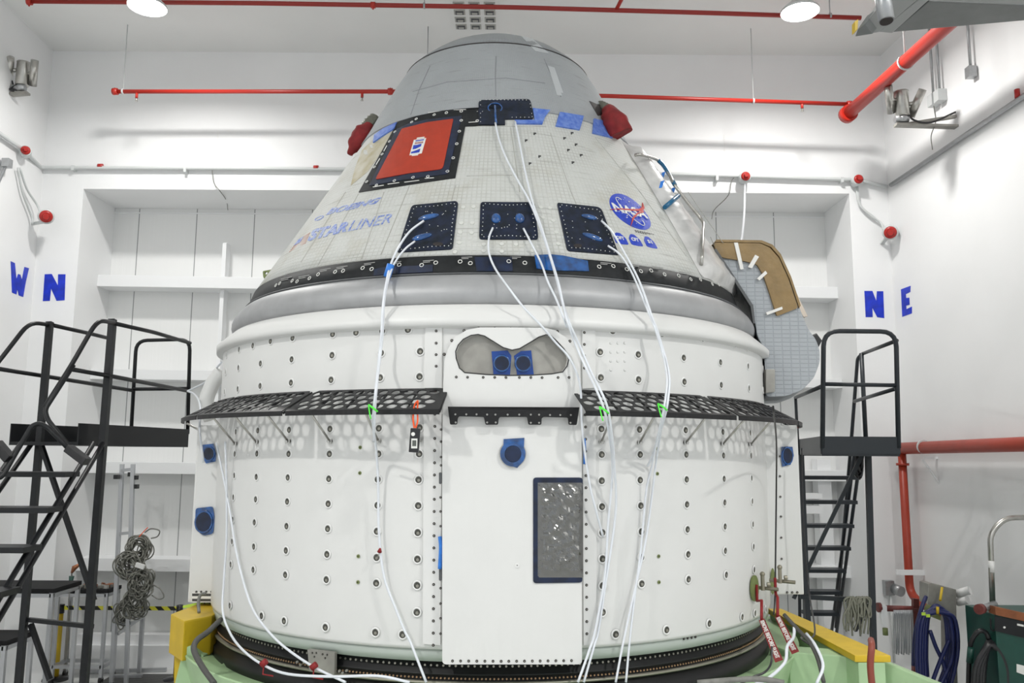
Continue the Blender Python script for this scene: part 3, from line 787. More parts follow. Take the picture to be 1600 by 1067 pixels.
# --- perforated skirt: flared panels with round holes, a lip, and struts
SZ0, SR0, SZ1, SR1 = 3.535, 2.25, 3.395, 2.515
def skirt_fn(rs, ang0):
    return None
def skirt_panel(a0, a1):
    """a in radians; flat coordinates x = angle * 2.4 m, y = distance outwards 0..0.33"""
    K = 2.4; Wd = math.hypot(SR1 - SR0, SZ1 - SZ0)
    x0, x1 = a0 * K, a1 * K
    outer = [(x0 + 0.035, 0.0), (x1 - 0.035, 0.0), (x1 - 0.006, 0.04), (x1 - 0.006, Wd), (x0 + 0.006, Wd), (x0 + 0.006, 0.04)]
    holes = []; r = 0.0318; sp = 0.083; j = 0; y = 0.052
    while y < Wd - 0.036:
        x = x0 + 0.058 + (sp / 2 if j % 2 else 0)
        while x < x1 - 0.045:
            t = y / Wd
            holes.append(circ(x, y, r, 14)); x += sp
        y += 0.066; j += 1
    def fn(x, y, o):
        t = y / Wd; a = x / K; rr = SR0 + (SR1 - SR0) * t; z = SZ0 + (SZ1 - SZ0) * t
        n = Vector((math.sin(a) * (SZ0 - SZ1), -math.cos(a) * (SZ0 - SZ1), (SR1 - SR0))).normalized()
        return av(a, rr, z) + n * o
    bm = B(); vs, fs = fill2d([outer] + holes); add_flat(bm, vs, fs, (0.12, 10), fn, 0.003, -0.003)
    # outer lip and end stiffeners
    N = 10
    for i in range(N):
        b0 = a0 + (a1 - a0) * (0.006 + 0.988 * i / N); b1 = a0 + (a1 - a0) * (0.006 + 0.988 * (i + 1) / N)
        add_hexa(bm, [av(b0, SR1 - 0.006, SZ1 - 0.026), av(b1, SR1 - 0.006, SZ1 - 0.026), av(b1, SR1, SZ1 - 0.026), av(b0, SR1, SZ1 - 0.026)],
                 [av(b0, SR1 - 0.006, SZ1 + 0.003), av(b1, SR1 - 0.006, SZ1 + 0.003), av(b1, SR1, SZ1 + 0.003), av(b0, SR1, SZ1 + 0.003)])
        if i % 2 == 1:
            add_bar(bm, av(b1, SR0 + 0.01, SZ0 - 0.01), av(b1, SR1 - 0.01, SZ1 - 0.01), 0.006, 0.014)
    # brackets along the root
    for i in range(5):
        a = a0 + (a1 - a0) * (i + 0.5) / 5; add_bar(bm, av(a, 2.235, SZ0 - 0.012), av(a, SR0 + 0.05, SZ0 - 0.02), 0.03, 0.01)
    bmesh.ops.recalc_face_normals(bm, faces=bm.faces[:])
    return obj('perforated_skirt', bm, M_skirt, craft)
aL = azof(cyl(691, 640, SR1)); aR = azof(cyl(911, 640, SR1))
sL = azof(cyl(444, 650, SR1)); sR = azof(cyl(1152, 650, SR1))
skirt_panel(sL, aL - 0.004); skirt_panel(aR + 0.004, sR)
wL = (aL - sL); 
skirt_panel(sL - wL, sL - 0.006); skirt_panel(sR + 0.006, sR + wL)
skirt_panel(sL - 2 * wL, sL - wL - 0.006); skirt_panel(sR + wL + 0.006, sR + 2 * wL)
def under_skirt(px, py):
    return cyl(px, py, SR1 - 0.02)
for (u, l) in (((417, 649), (450, 689)), ((486, 648), (515, 689)), ((571, 646), (591, 689)), ((641, 645), (655, 687)), ((332, 656), (367, 693)), ((366, 653), (400, 690)),
               ((957, 647), (940, 690)), ((1023, 648), (1000, 691)), ((1103, 649), (1072, 691)), ((1164, 654), (1130, 693)), ((1205, 660), (1173, 694))):
    A = under_skirt(*u); A.z = SZ1 - 0.015; L_ = cyl(l[0], l[1], 2.25)
    bm = B(); add_tube(bm, [A, L_], 0.007, 8); n = Vector((L_.x - AX, L_.y - AY, 0)).normalized()
    add_box(bm, (-0.014, -0.014, -0.014), (0.014, 0.014, 0.014), 0, Matrix.Translation(L_)); add_tube(bm, [L_ - n * 0.02, L_ + n * 0.012], 0.014, 10, mi=1)
    obj('skirt_strut', bm, [M_steel, M_cup], craft)
# struts and bent tip at the extreme sides
for s, x, y in ((-1, 302, 664), (1, 1262, 664)):
    a = s * 1.33; A = av(a, SR1 - 0.02, SZ1 - 0.02); L_ = av(a, 2.26, 3.25); bm = B(); add_tube(bm, [A, L_], 0.008, 8); obj('skirt_strut', bm, M_rust if s > 0 else M_steel, craft)

for q in ([(856, 103), (866, 106), (880, 146), (869, 144)], [(866, 134), (873, 136), (878, 150), (870, 149)], [(815, 57), (832, 61), (858, 84), (836, 80)]):
    bm = B(); add_patch(bm, [q], HULL, 0.003, 0.0, 9); obj('pale_fabric_patch', bm, mat('pale_fabric', (0.46, 0.48, 0.495), 0.6), craft)
bm = B()
def cseam(pts):
    out = []
    for (x0, y0), (x1, y1) in zip(pts, pts[1:]):
        for i in range(8): out.append(HULL(x0 + (x1 - x0) * i / 8, y0 + (y1 - y0) * i / 8, 0.0))
    add_tube(bm, out, 0.003, 6)
cseam([(775, 88), (774, 120), (775, 155)]); cseam([(672, 103), (655, 140), (640, 185)]); cseam([(850, 92), (880, 160)]); cseam([(645, 143), (700, 128), (790, 122), (860, 131)])
obj('cover_stitching', bm, mat('dark_grey_thread', (0.22, 0.23, 0.24), 0.7), craft)
# --- side pods of the drum
def pod(side, x_out, x_in, y_top, y_bot, Yf):
    po = on_y(x_out, 800, Yf).x; pi_ = on_y(x_in, 800, Yf).x
    zt = on_y(x_out, y_top, Yf).z; zb = on_y(x_out, y_bot, Yf).z
    pi2 = AX + side * 1.95
    bm = B(); add_box(bm, (min(po, pi2), Yf, zb), (max(po, pi2), Yf + 1.3, zt)); o = obj('side_pod', bm, M_white, craft, bevel=0.012)
    return o, po, pi_, zt, zb
podL, xo, xi, zt, zb = pod(-1, 301, 343, 664, 941, 6.50)
bm = B(); add_patch(bm, [[(300.5, 925), (333, 925), (333, 941), (300.5, 941)]], sfn_y(6.50), off=0.004, back=-0.002, step=0); obj('louvre', bm, M_vent, podL)
screw_line('screw_row', [(306.5, 925.5 - 1), (314, 924.5), (322, 924.5), (330, 924.5)], 0.008, sfn_y(6.493), podL)
podR, xo, xi, zt, zb = pod(1, 1251.5, 1216, 664, 929, 6.50)
screw_line('screw_row', [(1230, 925.5), (1238, 925.5), (1246, 925.5)], 0.009, sfn_y(6.493), podR)
screw_line('screw_row', [(1219, 713), (1219, 744), (1219.5, 776), (1220.5, 807), (1221, 840), (1221.5, 873)], 0.008, sfn_y(6.493), podR)
def film_cover(name, cx_, cy_, rx, ry, fn, sq, dark=M_navy, parent=craft):
    bm = B(); add_patch(bm, [sq], fn, off=0.006, back=-0.002, step=0, mi=0)
    P = fn(cx_, cy_, 0.0); n = (fn(cx_, cy_, 1.0) - P).normalized(); rr = (fn(cx_ + rx, cy_, 0) - P).length; r2 = (fn(cx_, cy_ + ry, 0) - P).length
    s, u = frame_of(n)
    for k_, (h0, h1, sc, mi) in enumerate(((0, 0.016, 1.0, 0), (0.012, 0.020, 0.82, 1))):
        ring0 = [bm.verts.new(P + n * h0 + Vector((0, 0, 1)) * (math.sin(2 * PI * i / 24) * r2 * sc) + n.cross(Vector((0, 0, 1))) * (math.cos(2 * PI * i / 24) * rr * sc)) for i in range(24)]
        ring1 = [bm.verts.new(v.co + n * (h1 - h0) + (P - v.co) * 0.06) for v in ring0]
        fs = [bm.faces.new((ring0[i], ring0[(i + 1) % 24], ring1[(i + 1) % 24], ring1[i])) for i in range(24)] + [bm.faces.new(ring1)]
        for f in fs: f.material_index = mi
        bmesh.ops.recalc_face_normals(bm, faces=fs)
    return obj(name, bm, [M_blue, dark], parent)
film_cover('port_cover', 327, 709, 10, 12, sfn_y(6.493), [(316, 695), (334, 693), (338, 708), (337, 721), (322, 724), (316, 712)], parent=podL)
film_cover('port_cover', 319, 815, 15, 19, sfn_y(6.493), rpoly([(306, 794), (333, 791), (336, 812), (333, 834), (318, 837), (305, 826)], 4), parent=podL)
film_cover('port_cover', 1230, 712, 9, 15, sfn_y(6.493), [(1221, 698), (1238, 698), (1240, 712), (1235, 726), (1222, 729), (1220, 715)], parent=podR)
# soft white sleeve and thin lines at the left shoulder
bm = B(); add_tube(bm, smooth_pts([on_y(330, 655, 6.9), on_y(322, 630, 6.9), on_y(332, 600, 6.9), on_y(346, 580, 6.9)], 5), 0.06, 14); obj('white_sleeve', bm, M_white, craft)

FAIR = 0.085
# --- capsule markings and fittings
def cpatch(name, loops, mt, off=0.004, back=-0.004, step=10, parent=cone):
    bm = B(); add_patch(bm, loops, HULL, off, back, step); return obj(name, bm, mt, parent)
hatch = cpatch('hatch_frame', [[(622, 191), (650, 182), (691, 173.5), (724, 170), (748, 168.5), (789, 168.5), (789, 196), (727, 198), (711.5, 278.5), (640, 289), (561, 301), (590, 250)]], M_black, 0.006)
cpatch('blue_film_border', [[(620, 203), (640, 194), (668, 188), (722, 182), (716, 210), (700, 273), (640, 281), (578, 291)]], M_navy, 0.009, 0.0)
bm = B(); add_patch(bm, [rpoly([(629, 203), (668, 193), (709, 187.5), (692.5, 266), (640, 272.5), (588, 282)], [2, 0, 2, 6, 0, 3])], HULL, 0.013, 0.0, 10); oc = obj('orange_hatch_cover', bm, M_orange, craft)
bm = B()
f2 = lambda x, y, o: HULL(x, y, o + 0.013)
add_patch(bm, [[(648, 221), (667, 218), (660, 242), (641, 245)]], f2, 0.002, 0, 12, 0)
add_patch(bm, [[(653, 217.5), (664.5, 216), (664, 218), (652, 219.6)]], f2, 0.002, 0, 12, 0)
add_patch(bm, [[(645, 244.5), (655, 243), (654, 245), (644.5, 246)]], f2, 0.002, 0, 12, 0)
add_patch(bm, [[(647.5, 229.5), (653, 229), (660, 227), (659, 231), (651, 235), (646, 236)]], f2, 0.0035, 0.001, 12, 1)
add_patch(bm, [[(650, 238), (658, 235), (656.5, 240.5), (643.5, 242.5), (644, 240)]], f2, 0.0035, 0.001, 12, 1)
add_patch(bm, [[(651, 222), (664, 220), (663.5, 221.5), (650.5, 223.5)]], f2, 0.0035, 0.001, 12, 1)
for i in range(6):
    x = 650.2 + i * 2.2; add_patch(bm, [[(x, 225 - i * 0.3), (x + 1.2, 224.8 - i * 0.3), (x + 0.6, 227.6 - i * 0.3), (x - 0.6, 227.8 - i * 0.3)]], f2, 0.0035, 0.001, 12, 2)
obj('cover_emblem', bm, [M_txt, M_logo, M_redband], oc)
topbox = cpatch('upper_thruster_plate', [rpoly([(748, 158), (828, 156), (834, 187), (789, 187.5), (789, 196), (748, 196)], [6, 6, 4, 0, 0, 0])], M_win, 0.010)
bm = B()
for p in lin((751, 159), (751, 192), 6) + lin((760, 157.5), (822, 158), 12) + lin((828, 164), (831, 184), 5) + lin((800, 185), (826, 185), 5) + lin((754, 176), (746, 176), 2):
    P = HULL(p[0], p[1], 0.010); n = pnorm(P.z, azof(P)); add_tube(bm, [P, P + n * 0.002], 0.0035, 6)
obj('plate_rivets', bm, M_txt, topbox)
def blob(px, py, rx, ry, rz, mt, name, parent, rot=0.0, lift=0.01):
    P = HULL(px, py, lift); a = azof(P); n = pnorm(P.z, a); t = Vector((math.cos(a), math.sin(a), 0)); up = n.cross(t)
    if up.z < 0: up = -up
    t2 = t * math.cos(rot) + up * math.sin(rot); u2 = up * math.cos(rot) - t * math.sin(rot)
    Mx = Matrix((t2, u2, n)).transposed(); bm = B(); add_ball(bm, P, rx, ry, rz, 0, 16, Mx); return obj(name, bm, mt, parent)
bm = B(); P = HULL(773.5, 170.5, 0.014); n = pnorm(P.z, azof(P)); a = azof(P); t = Vector((math.cos(a), math.sin(a), 0)); up = t.cross(n) * -1
cp = [P + t * (0.052 * math.cos(2 * PI * i / 24)) + up * (0.045 * math.sin(2 * PI * i / 24)) for i in range(25)]
add_tube(bm, cp, 0.006, 6); add_tube(bm, [HULL(773.5, 168, 0.02), HULL(774, 182, 0.02), HULL(775, 196, 0.02)], 0.009, 8)
obj('blue_ring_cap', bm, M_blue, topbox)
# windows under dark blue film with pale rivets round the edge
wins = [('left', [(644, 322), (712, 315.5), (716, 318), (707.5, 390), (621, 395)], [6, 5, 2, 5, 2]),
        ('middle', [(751, 317), (835, 317.5), (841, 375), (748.5, 374.5)], [5, 5, 5, 5]),
        ('right', [(870, 318), (938, 325), (966, 399), (886, 392.5)], [3, 8, 2, 5])]
wo = []
for nm, q, rr in wins:
    o = cpatch('window_plate', [rpoly(q, rr)], M_win, 0.010, step=10, parent=craft); wo.append(o)
    bm = B(); c0 = (sum(p[0] for p in q) / len(q), sum(p[1] for p in q) / len(q)); N = len(q)
    for i in range(N):
        p = Vector(q[i]); r_ = Vector(q[(i + 1) % N]); L0 = (p - r_).length; m_ = max(1, int(L0 / 7))
        for k_ in range(m_):
            z_ = p + (r_ - p) * (k_ + 0.5) / m_; z_ = z_ + (Vector(c0) - z_).normalized() * 5
            P = HULL(z_.x, z_.y, 0.010); n = pnorm(P.z, azof(P)); add_tube(bm, [P, P + n * 0.002], 0.0034, 6)
    rs = random.Random(hash(nm) % 97 if False else len(nm))
    for k_ in range(14):
        x = c0[0] + rs.uniform(-22, 22); y = c0[1] + rs.uniform(-20, 20); P = HULL(x, y, 0.010); n = pnorm(P.z, azof(P)); add_tube(bm, [P, P + n * 0.002], 0.003, 6)
    obj('window_rivets', bm, M_txt, o)
blob(775, 343, 0.034, 0.045, 0.026, M_blue, 'blue_bulb', wo[1]); blob(812, 343, 0.034, 0.045, 0.026, M_blue, 'blue_bulb', wo[1])
blob(670, 341, 0.075, 0.025, 0.018, M_blue, 'blue_bulb', wo[0], 0.25); blob(660, 372, 0.070, 0.025, 0.018, M_blue, 'blue_bulb', wo[0], 0.3)
blob(920, 341, 0.060, 0.022, 0.018, M_blue, 'blue_bulb', wo[2], -0.15); blob(925, 372, 0.075, 0.024, 0.018, M_blue, 'blue_bulb', wo[2], -0.35)
for i, (x, y, w_) in enumerate(((685, 383.5, 8), (902, 386, 6.5))):
    bm = B(); add_patch(bm, [circ(x, y, w_, 16, 3)], HULL, 0.014, 0.006, 0); obj('dark_slot', bm, M_hole, wo[0] if i == 0 else wo[2])
# worn blue tape marks along the upper border
for q in ([(832, 170), (859, 173), (851, 184), (847, 195), (804, 194.5), (804, 189), (835, 189)], [(874, 176), (911, 182.5), (905, 204), (867.5, 198)], [(927, 186.5), (946, 191), (956, 216.5), (925, 209)], [(586, 212), (600, 202), (621, 192), (617, 202), (598, 214), (584, 224)]):
    cpatch('blue_tape_patch', [q], M_patch, 0.012, 0.0, 9)
cpatch('worn_blanket_patch', [[(566, 234), (584, 218), (617, 203), (600, 232), (575, 268), (548, 290), (555, 262)]], mat('tan_stained_blanket', (0.50, 0.48, 0.40), 0.65, col2=(0.36, 0.31, 0.18), vscale=7), 0.002, 0.0, 9)
# small black corner marks
bm = B()
for x, y in ((835.5, 209), (822, 219.5), (843, 244.5), (828, 255.5), (893.7, 208), (882, 216), (900, 226), (888, 234.5), (908, 242.5), (895, 254)):
    bm = B(); add_patch(bm, [[(x - 2, y - 1.5), (x + 2.4, y - 1.2), (x + 2, y + 0.6), (x + 0.2, y + 0.2), (x, y + 2), (x - 1.8, y + 2)]], HULL, 0.003, 0.0, 0); obj('corner_mark', bm, M_btxt, cone)
# small raised white pads between the windows
for x, y in ((724, 324), (740, 323.5), (721, 349), (738, 348.5), (719, 363.5), (737, 364), (718, 379.5), (711, 394), (756, 382), (784, 381.5), (784, 393), (756, 392), (845, 324), (859, 325), (848, 340), (864, 345), (869, 363), (872, 381), (806, 382), (832, 392)):
    P = HULL(x, y, 0.0); n = pnorm(P.z, azof(P)); bm = B(); add_tube(bm, [P - n * 0.003, P + n * 0.005], 0.016, 16, radii=[0.016, 0.014]); obj('round_pad', bm, mat('pale_pad', (0.60, 0.61, 0.58), 0.6), cone)
# seams of the blanket panels
bm = B()
def hseam(px0, py0, px1, py1, w_=0.0028):
    n_ = max(2, int(math.hypot(px1 - px0, py1 - py0) / 8)); pts = [HULL(px0 + (px1 - px0) * i / n_, py0 + (py1 - py0) * i / n_, 0.0) for i in range(n_ + 1)]
    add_tube(bm, pts, w_, 6)
for q in ((798, 200, 812, 300), (712, 290, 706, 312), (728, 197, 853, 198), (860, 208, 892, 300), (892, 300, 900, 318), (930, 215, 1000, 300), (1000, 300, 1072, 400), (729, 275, 800, 274), (560, 303, 505, 400), (505, 400, 497, 414), (600, 300, 565, 405), (640, 290, 595, 398), (540, 300, 470, 410), (1075, 300, 1130, 380), (1110, 370, 1135, 430)):
    hseam(*q)
obj('blanket_seams', bm, mat('seam_thread', (0.40, 0.40, 0.37), 0.7), cone)
# marks and film along the black band
bm = B()
rings_ = [(524, 425), (536.5, 423.5), (567, 419), (581, 420.6), (608, 417), (624, 414), (659, 414.6), (681, 410.7), (719, 409), (735, 411.5), (795, 408.6), (820, 411), (936, 417), (958, 416), (979, 421), (1001, 424), (1017, 423), (1038, 429), (1060, 431), (1079, 436.5), (1094, 437), (1112.5, 444), (1122.5, 445), (1139, 452), (497.5, 429), (484, 435), (464.7, 440), (457, 439), (437.5, 443), (431.5, 446)]
def ring_mark(bm, x, y, off, r=0.0125):
    P = HULL(x, y, off); a = azof(P); n = pnorm(P.z, a); t = Vector((math.cos(a), math.sin(a), 0)); up = n.cross(t)
    add_tube(bm, [P + t * (r * math.cos(2 * PI * i / 14)) + up * (r * math.sin(2 * PI * i / 14)) for i in range(15)], 0.003, 5)
for x, y in rings_: bm = B(); ring_mark(bm, x, y, 0.003); obj('ring_mark', bm, M_txt, band)
bm = B()
for x, y in rings_[::2]:
    bm = B()
    for j in range(2):
        P0 = (x + 2, y - 7 + 2.2 * j); s_ = 1 if x > 795 else -1
        sl = (x - 795) * 0.0006
        add_patch(bm, [[(P0[0], P0[1]), (P0[0] + 17 - 6 * j, P0[1] + (17 - 6 * j) * sl), (P0[0] + 17 - 6 * j, P0[1] + (17 - 6 * j) * sl + 0.8), (P0[0], P0[1] + 0.8)]], HULL, 0.003, 0.0, 9)
    obj('small_print', bm, mat('grey_marking', (0.38, 0.38, 0.37), 0.6), band)
bm = B()
for x, y in ((644, 192), (651, 187), (679, 180.5), (698, 177.5), (721, 175), (746, 190), (721, 189.5), (718, 206.5), (714, 226), (708.5, 248), (699.5, 269), (669, 277), (646, 278.5), (617, 283.5), (589, 290.5), (574, 285), (586, 262), (598, 242), (609.5, 222), (618, 207)):
    ring_mark(bm, x, y, 0.008, 0.0105)
for a_, b_ in (((716, 196), (712, 210)), ((712, 214), (708, 232)), ((707, 236), (703, 252)), ((583, 293), (600, 290)), ((606, 288.5), (624, 286)), ((632, 285.5), (655, 282.5)), ((664, 279.5), (678, 278.5)), ((669, 176.5), (690, 174.5)), ((709, 172.5), (728, 171.5)), ((732, 192), (746, 191)), ((605, 228), (600, 237)), ((594, 248), (588, 258))):
    add_patch(bm, [[a_, b_, (b_[0] + 0.8, b_[1] + 0.8), (a_[0] + 0.8, a_[1] + 0.8)]], HULL, 0.008, 0.006, 9)
obj('hatch_marks', bm, M_txt, hatch)
for q in ([(585, 421), (600, 418), (677, 414), (676, 425), (620, 428), (584, 431)], [(741, 402), (800, 402), (801, 424), (745, 424)]):
    cpatch('dark_film_patch', [q], M_navy, 0.004, 0.0, 10, parent=band)
for q in ([(835, 399), (862, 398), (880, 400), (918, 408), (920, 424), (862, 423), (838, 420)],):
    cpatch('blue_film_patch', [q], M_blue, 0.005, 0.0, 10, parent=band)
# lettering on the cone
bm = B(); add_text_quad(bm, 'BOEING', (517, 326), (597, 308), (589, 318), (509, 336.5), HULL, 0.003, 0.0, shear=0.15, bold=0.03)
add_patch(bm, [circ(499, 341, 8, 20, 2.6, -0.45), circ(499, 341, 6.5, 20, 1.4, -0.45)], HULL, 0.003, 0, 0)
obj('faded_wordmark', bm, M_fade, cone)
bm = B()
add_text_quad(bm, 'STAR', (488, 359), (549, 345), (541, 362), (480, 377.5), HULL, 0.003, 0.0, shear=0.1, bold=0.045)
obj('faded_wordmark', bm, M_fade, cone)
bm = B(); add_text_quad(bm, 'LINER', (551, 345), (616, 333.5), (609, 348), (543, 362), HULL, 0.003, 0.0, shear=0.1)
obj('faded_wordmark', bm, M_fade, cone)
bm = B(); TL, TR, BR, BL = Vector((466, 375)), Vector((485, 363)), Vector((478, 380)), Vector((452, 394))
def fq(u, v): return (TL * (1 - u) + TR * u) * v + (BL * (1 - u) + BR * u) * (1 - v)
for i in range(7):
    v0 = i / 6.5; q = [fq(0, v0), fq(1, v0), fq(1, min(1, v0 + 0.05)), fq(0, min(1, v0 + 0.05))]; add_patch(bm, [[(p.x, p.y) for p in q]], HULL, 0.003, 0, 0, 0)
add_patch(bm, [[tuple(fq(0, 0.5)), tuple(fq(0.45, 0.5)), tuple(fq(0.45, 1)), tuple(fq(0, 1))]], HULL, 0.0035, 0, 0, 1)
obj('faded_flag', bm, [mat('faded_red_paint', (0.55, 0.30, 0.24), 0.6), M_fade], cone)
# round agency emblem, laid out in metres on the cone
def local_fn(px, py):
    P0 = hit(px, py); a0 = azof(P0); z0 = P0.z; r0 = prof(z0)
    sl = (prof(z0 + 0.05) - prof(z0 - 0.05)) / 0.1; k_ = 1 / math.sqrt(1 + sl * sl)
    def fn(u, v, o):
        z = z0 + v * k_; a = a0 + u / r0
        return av(a, prof(z), z) + pnorm(z, a) * o
    return fn
fn = local_fn(985, 330.5)
ER = 0.178
bm = B(); add_patch(bm, [circ(0, 0, ER, 48)], fn, 0.003, 0.0, 0.06, 0)
bm2 = bm
for i in range(40):
    rs = random.Random(i * 7 + 1); rr = ER * math.sqrt(rs.random()) * 0.93; aa = rs.random() * 2 * PI
    add_patch(bm, [circ(rr * math.cos(aa), rr * math.sin(aa), 0.0022 + 0.002 * rs.random(), 6)], fn, 0.005, 0.002, 0, 1)
add_text_quad(bm, 'NASA', (-0.158, 0.050), (0.158, 0.050), (0.158, -0.040), (-0.158, -0.040), fn, 0.007, 0.002, bold=0.02, mi=1, step=0.06)
# orbit ellipse
def ell(t, rx=0.115, ry=0.045, rot=1.05): x = rx * math.cos(t); y = ry * math.sin(t); return (x * math.cos(rot) - y * math.sin(rot) - 0.01, x * math.sin(rot) + y * math.cos(rot) - 0.005)
pts = [ell(-0.7 + 4.6 * i / 30, 0.145, 0.05, 2.1) for i in range(31)]
add_tube(bm, [fn(x, y, 0.006) for x, y in pts], 0.0028, 6, mi=1)
# swept red chevron
add_patch(bm, [[(-0.20, -0.030), (-0.10, 0.0), (0.03, 0.024), (0.11, 0.048), (0.165, 0.085), (0.205, 0.14), (0.185, 0.075), (0.135, 0.028), (0.03, 0.008), (-0.09, -0.008)]], fn, 0.009, 0.002, 0.06, 2)
add_patch(bm, [[(0.145, 0.034), (0.06, -0.004), (-0.02, -0.072), (-0.085, -0.175), (-0.012, -0.082), (0.065, -0.014), (0.15, 0.026)]], fn, 0.0095, 0.002, 0.06, 2)
obj('round_emblem', bm, [M_logo, M_txt, mat('emblem_red', (0.5, 0.03, 0.02), 0.5)], cone)
for (x, y), s in (((968.5, 372), 'OFT'), ((991.5, 374.5), 'CFT'), ((1014.5, 378), 'S1')):
    fn = local_fn(x, y); bm = B()
    add_patch(bm, [rpoly([(-0.052, -0.055), (-0.05, 0.005), (-0.018, 0.05), (0.018, 0.05), (0.05, 0.005), (0.052, -0.055), (0, -0.06)], 0.012)], fn, 0.003, 0, 0.05, 0)
    w_ = 0.032 if len(s) == 3 else 0.02
    add_text_quad(bm, s, (-w_, 0.014), (w_, 0.014), (w_, -0.018), (-w_, -0.018), fn, 0.006, 0.002, bold=0.02, mi=1)
    obj('mission_decal', bm, [M_logo, M_txt], cone)
bm = B(); fn = local_fn(1007, 364)
for j in range(3):
    for i in range(9 - 2 * j):
        add_patch(bm, [[(-0.09 + i * 0.022, 0.01 - j * 0.009), (-0.075 + i * 0.022, 0.01 - j * 0.009), (-0.075 + i * 0.022, 0.006 - j * 0.009), (-0.09 + i * 0.022, 0.006 - j * 0.009)]], fn, 0.002, 0, 0)
obj('small_print', bm, M_btxt, cone)
# hoist eye at the left edge, recess for the clamp, steel handrail at the right
P = av(-1.30, 2.04, 4.43)
P = on_y(413, 432, 6.62)
bm = B(); add_patch(bm, [rpoly([(411, 424), (427, 421), (418, 441), (412, 434)], 2), circ(416.5, 427, 2.2, 12)], sfn_y(6.70), off=0.012, back=-0.012, step=0); obj('hoist_eye', bm, M_primer, craft)
rail = [HULL(985, 249, 0.05), HULL(990, 254, 0.09), HULL(1008, 265, 0.13), HULL(1018, 276, 0.13), HULL(1034, 305, 0.13), HULL(1052, 330, 0.13), HULL(1076, 360, 0.13), HULL(1080, 376, 0.11), HULL(1084, 405, 0.08), HULL(1091, 418, 0.03)]
tube_obj('handrail', rail, 0.013, M_steel, craft, n=4)
tube_obj('blue_wrapped_rail', rail[2:5], 0.017, mat('teal_film', (0.01, 0.12, 0.25), 0.3), craft, n=4)
bm = B(); add_tube(bm, [HULL(1034, 328, 0.03), HULL(1041, 321, 0.12)], 0.018, 10); obj('rail_clamp', bm, mat('teal_film', (0.01, 0.12, 0.25)), craft)
# clear film over the right edge of the cone
bm = B()
for q in ([(968, 216), (988, 220), (1005, 248), (992, 250), (980, 235)], [(990, 250), (1010, 258), (1034, 292), (1060, 330), (1048, 325), (1020, 290)]):
    pass
# blue tape tabs
for (x, y) in ((1036, 274), (1034, 288), (1052, 298)):
    bm = B(); c_ = hit(x - 2, y, 0.10); add_hexa(bm, [c_ + Vector(v) for v in ((-0.012, 0, -0.03), (0.012, 0, -0.025), (0.012, 0.006, -0.025), (-0.012, 0.006, -0.03))], [c_ + Vector(v) for v in ((0.0, -0.01, 0.02), (0.03, -0.015, 0.03), (0.03, -0.008, 0.03), (0.0, 0, 0.02))]); obj('blue_tape_tab', bm, M_tape, craft)
# raised white side fairing, wrapped in wrinkled film, on the right shoulder of the cone
bm = B(); g = []
za_, zb_ = 5.70, 4.42
pa = hit(972, 222); pb = hit(1092, 425); aa0, aa1 = azof(pa), azof(pb)
NJ, NI = 60, 22
for j in range(NJ + 1):
    row = []
    v = j / NJ; z = za_ + (zb_ - za_) * v; vv = min(1, max(0, (pa.z - z) / (pa.z - pb.z))); a_in = aa0 + (aa1 - aa0) * vv
    for i in range(NI + 1):
        u = i / NI; a = a_in + (2.0 - a_in) * u; d_ = (a - a_in) * prof(z)
        o = FAIR * min(1, d_ / 0.12) * min(1, v / 0.07 + 0.05) * min(1, (1 - v) / 0.04) + 0.002
        if d_ > 0.01: o += 0.0035 * math.sin(v * 57 + i * 1.7) + 0.003 * math.sin(v * 121 + i * 0.9)
        row.append(bm.verts.new(av(a, prof(z), z) + pnorm(z, a) * o))
    g.append(row)
for j in range(NJ):
    for i in range(NI): bm.faces.new((g[j][i], g[j + 1][i], g[j + 1][i + 1], g[j][i + 1])).smooth = True
bmesh.ops.recalc_face_normals(bm, faces=bm.faces[:])
obj('side_fairing', bm, mat('milky_film', (0.66, 0.655, 0.645), 0.28, var=0.22, vscale=9), craft)
# openings with crumpled collars where the red covers are tied
for q in ([(920.5, 158), (932, 163), (950, 166), (953, 172), (940, 180), (934, 181)],):
    cpatch('dark_opening', [q], M_hole, 0.004, 0.0, 8, parent=craft)

# umbilical arm on the right: padded body, paper wrap, tape strips, bracket
uo = [(1117, 384), (1188, 382), (1214, 398), (1230, 430), (1245, 470), (1263, 515), (1275, 530), (1281, 548), (1281, 566), (1272, 590), (1254, 609), (1228, 619), (1197, 620), (1194, 545), (1183, 524), (1176, 478), (1143, 436)]
def prism_y(bm, poly, Y0, Y1, mi=0, dx=0.0):
    """outline seen at depth Y0, carried straight back to Y1"""
    a = [on_y(x, y, Y0) for x, y in poly]; b = [p + Vector((dx, Y1 - Y0, 0)) for p in a]
    fs = add_hexa(bm, a, b, mi); bmesh.ops.recalc_face_normals(bm, faces=fs); return fs
bm = B(); prism_y(bm, rpoly(uo, 6, 3), 6.45, 7.35, dx=0.22); umb = obj('umbilical_arm', bm, M_quilt, craft, bevel=0.02)
bm = B()
kp = [(1116, 379), (1188, 380), (1203, 387), (1217, 403), (1232, 436), (1247, 481), (1214, 494), (1204, 462), (1193, 430), (1183, 413), (1164, 408), (1128, 402), (1119, 395)]
prism_y(bm, rpoly(kp, 3, 2), 6.428, 6.46)
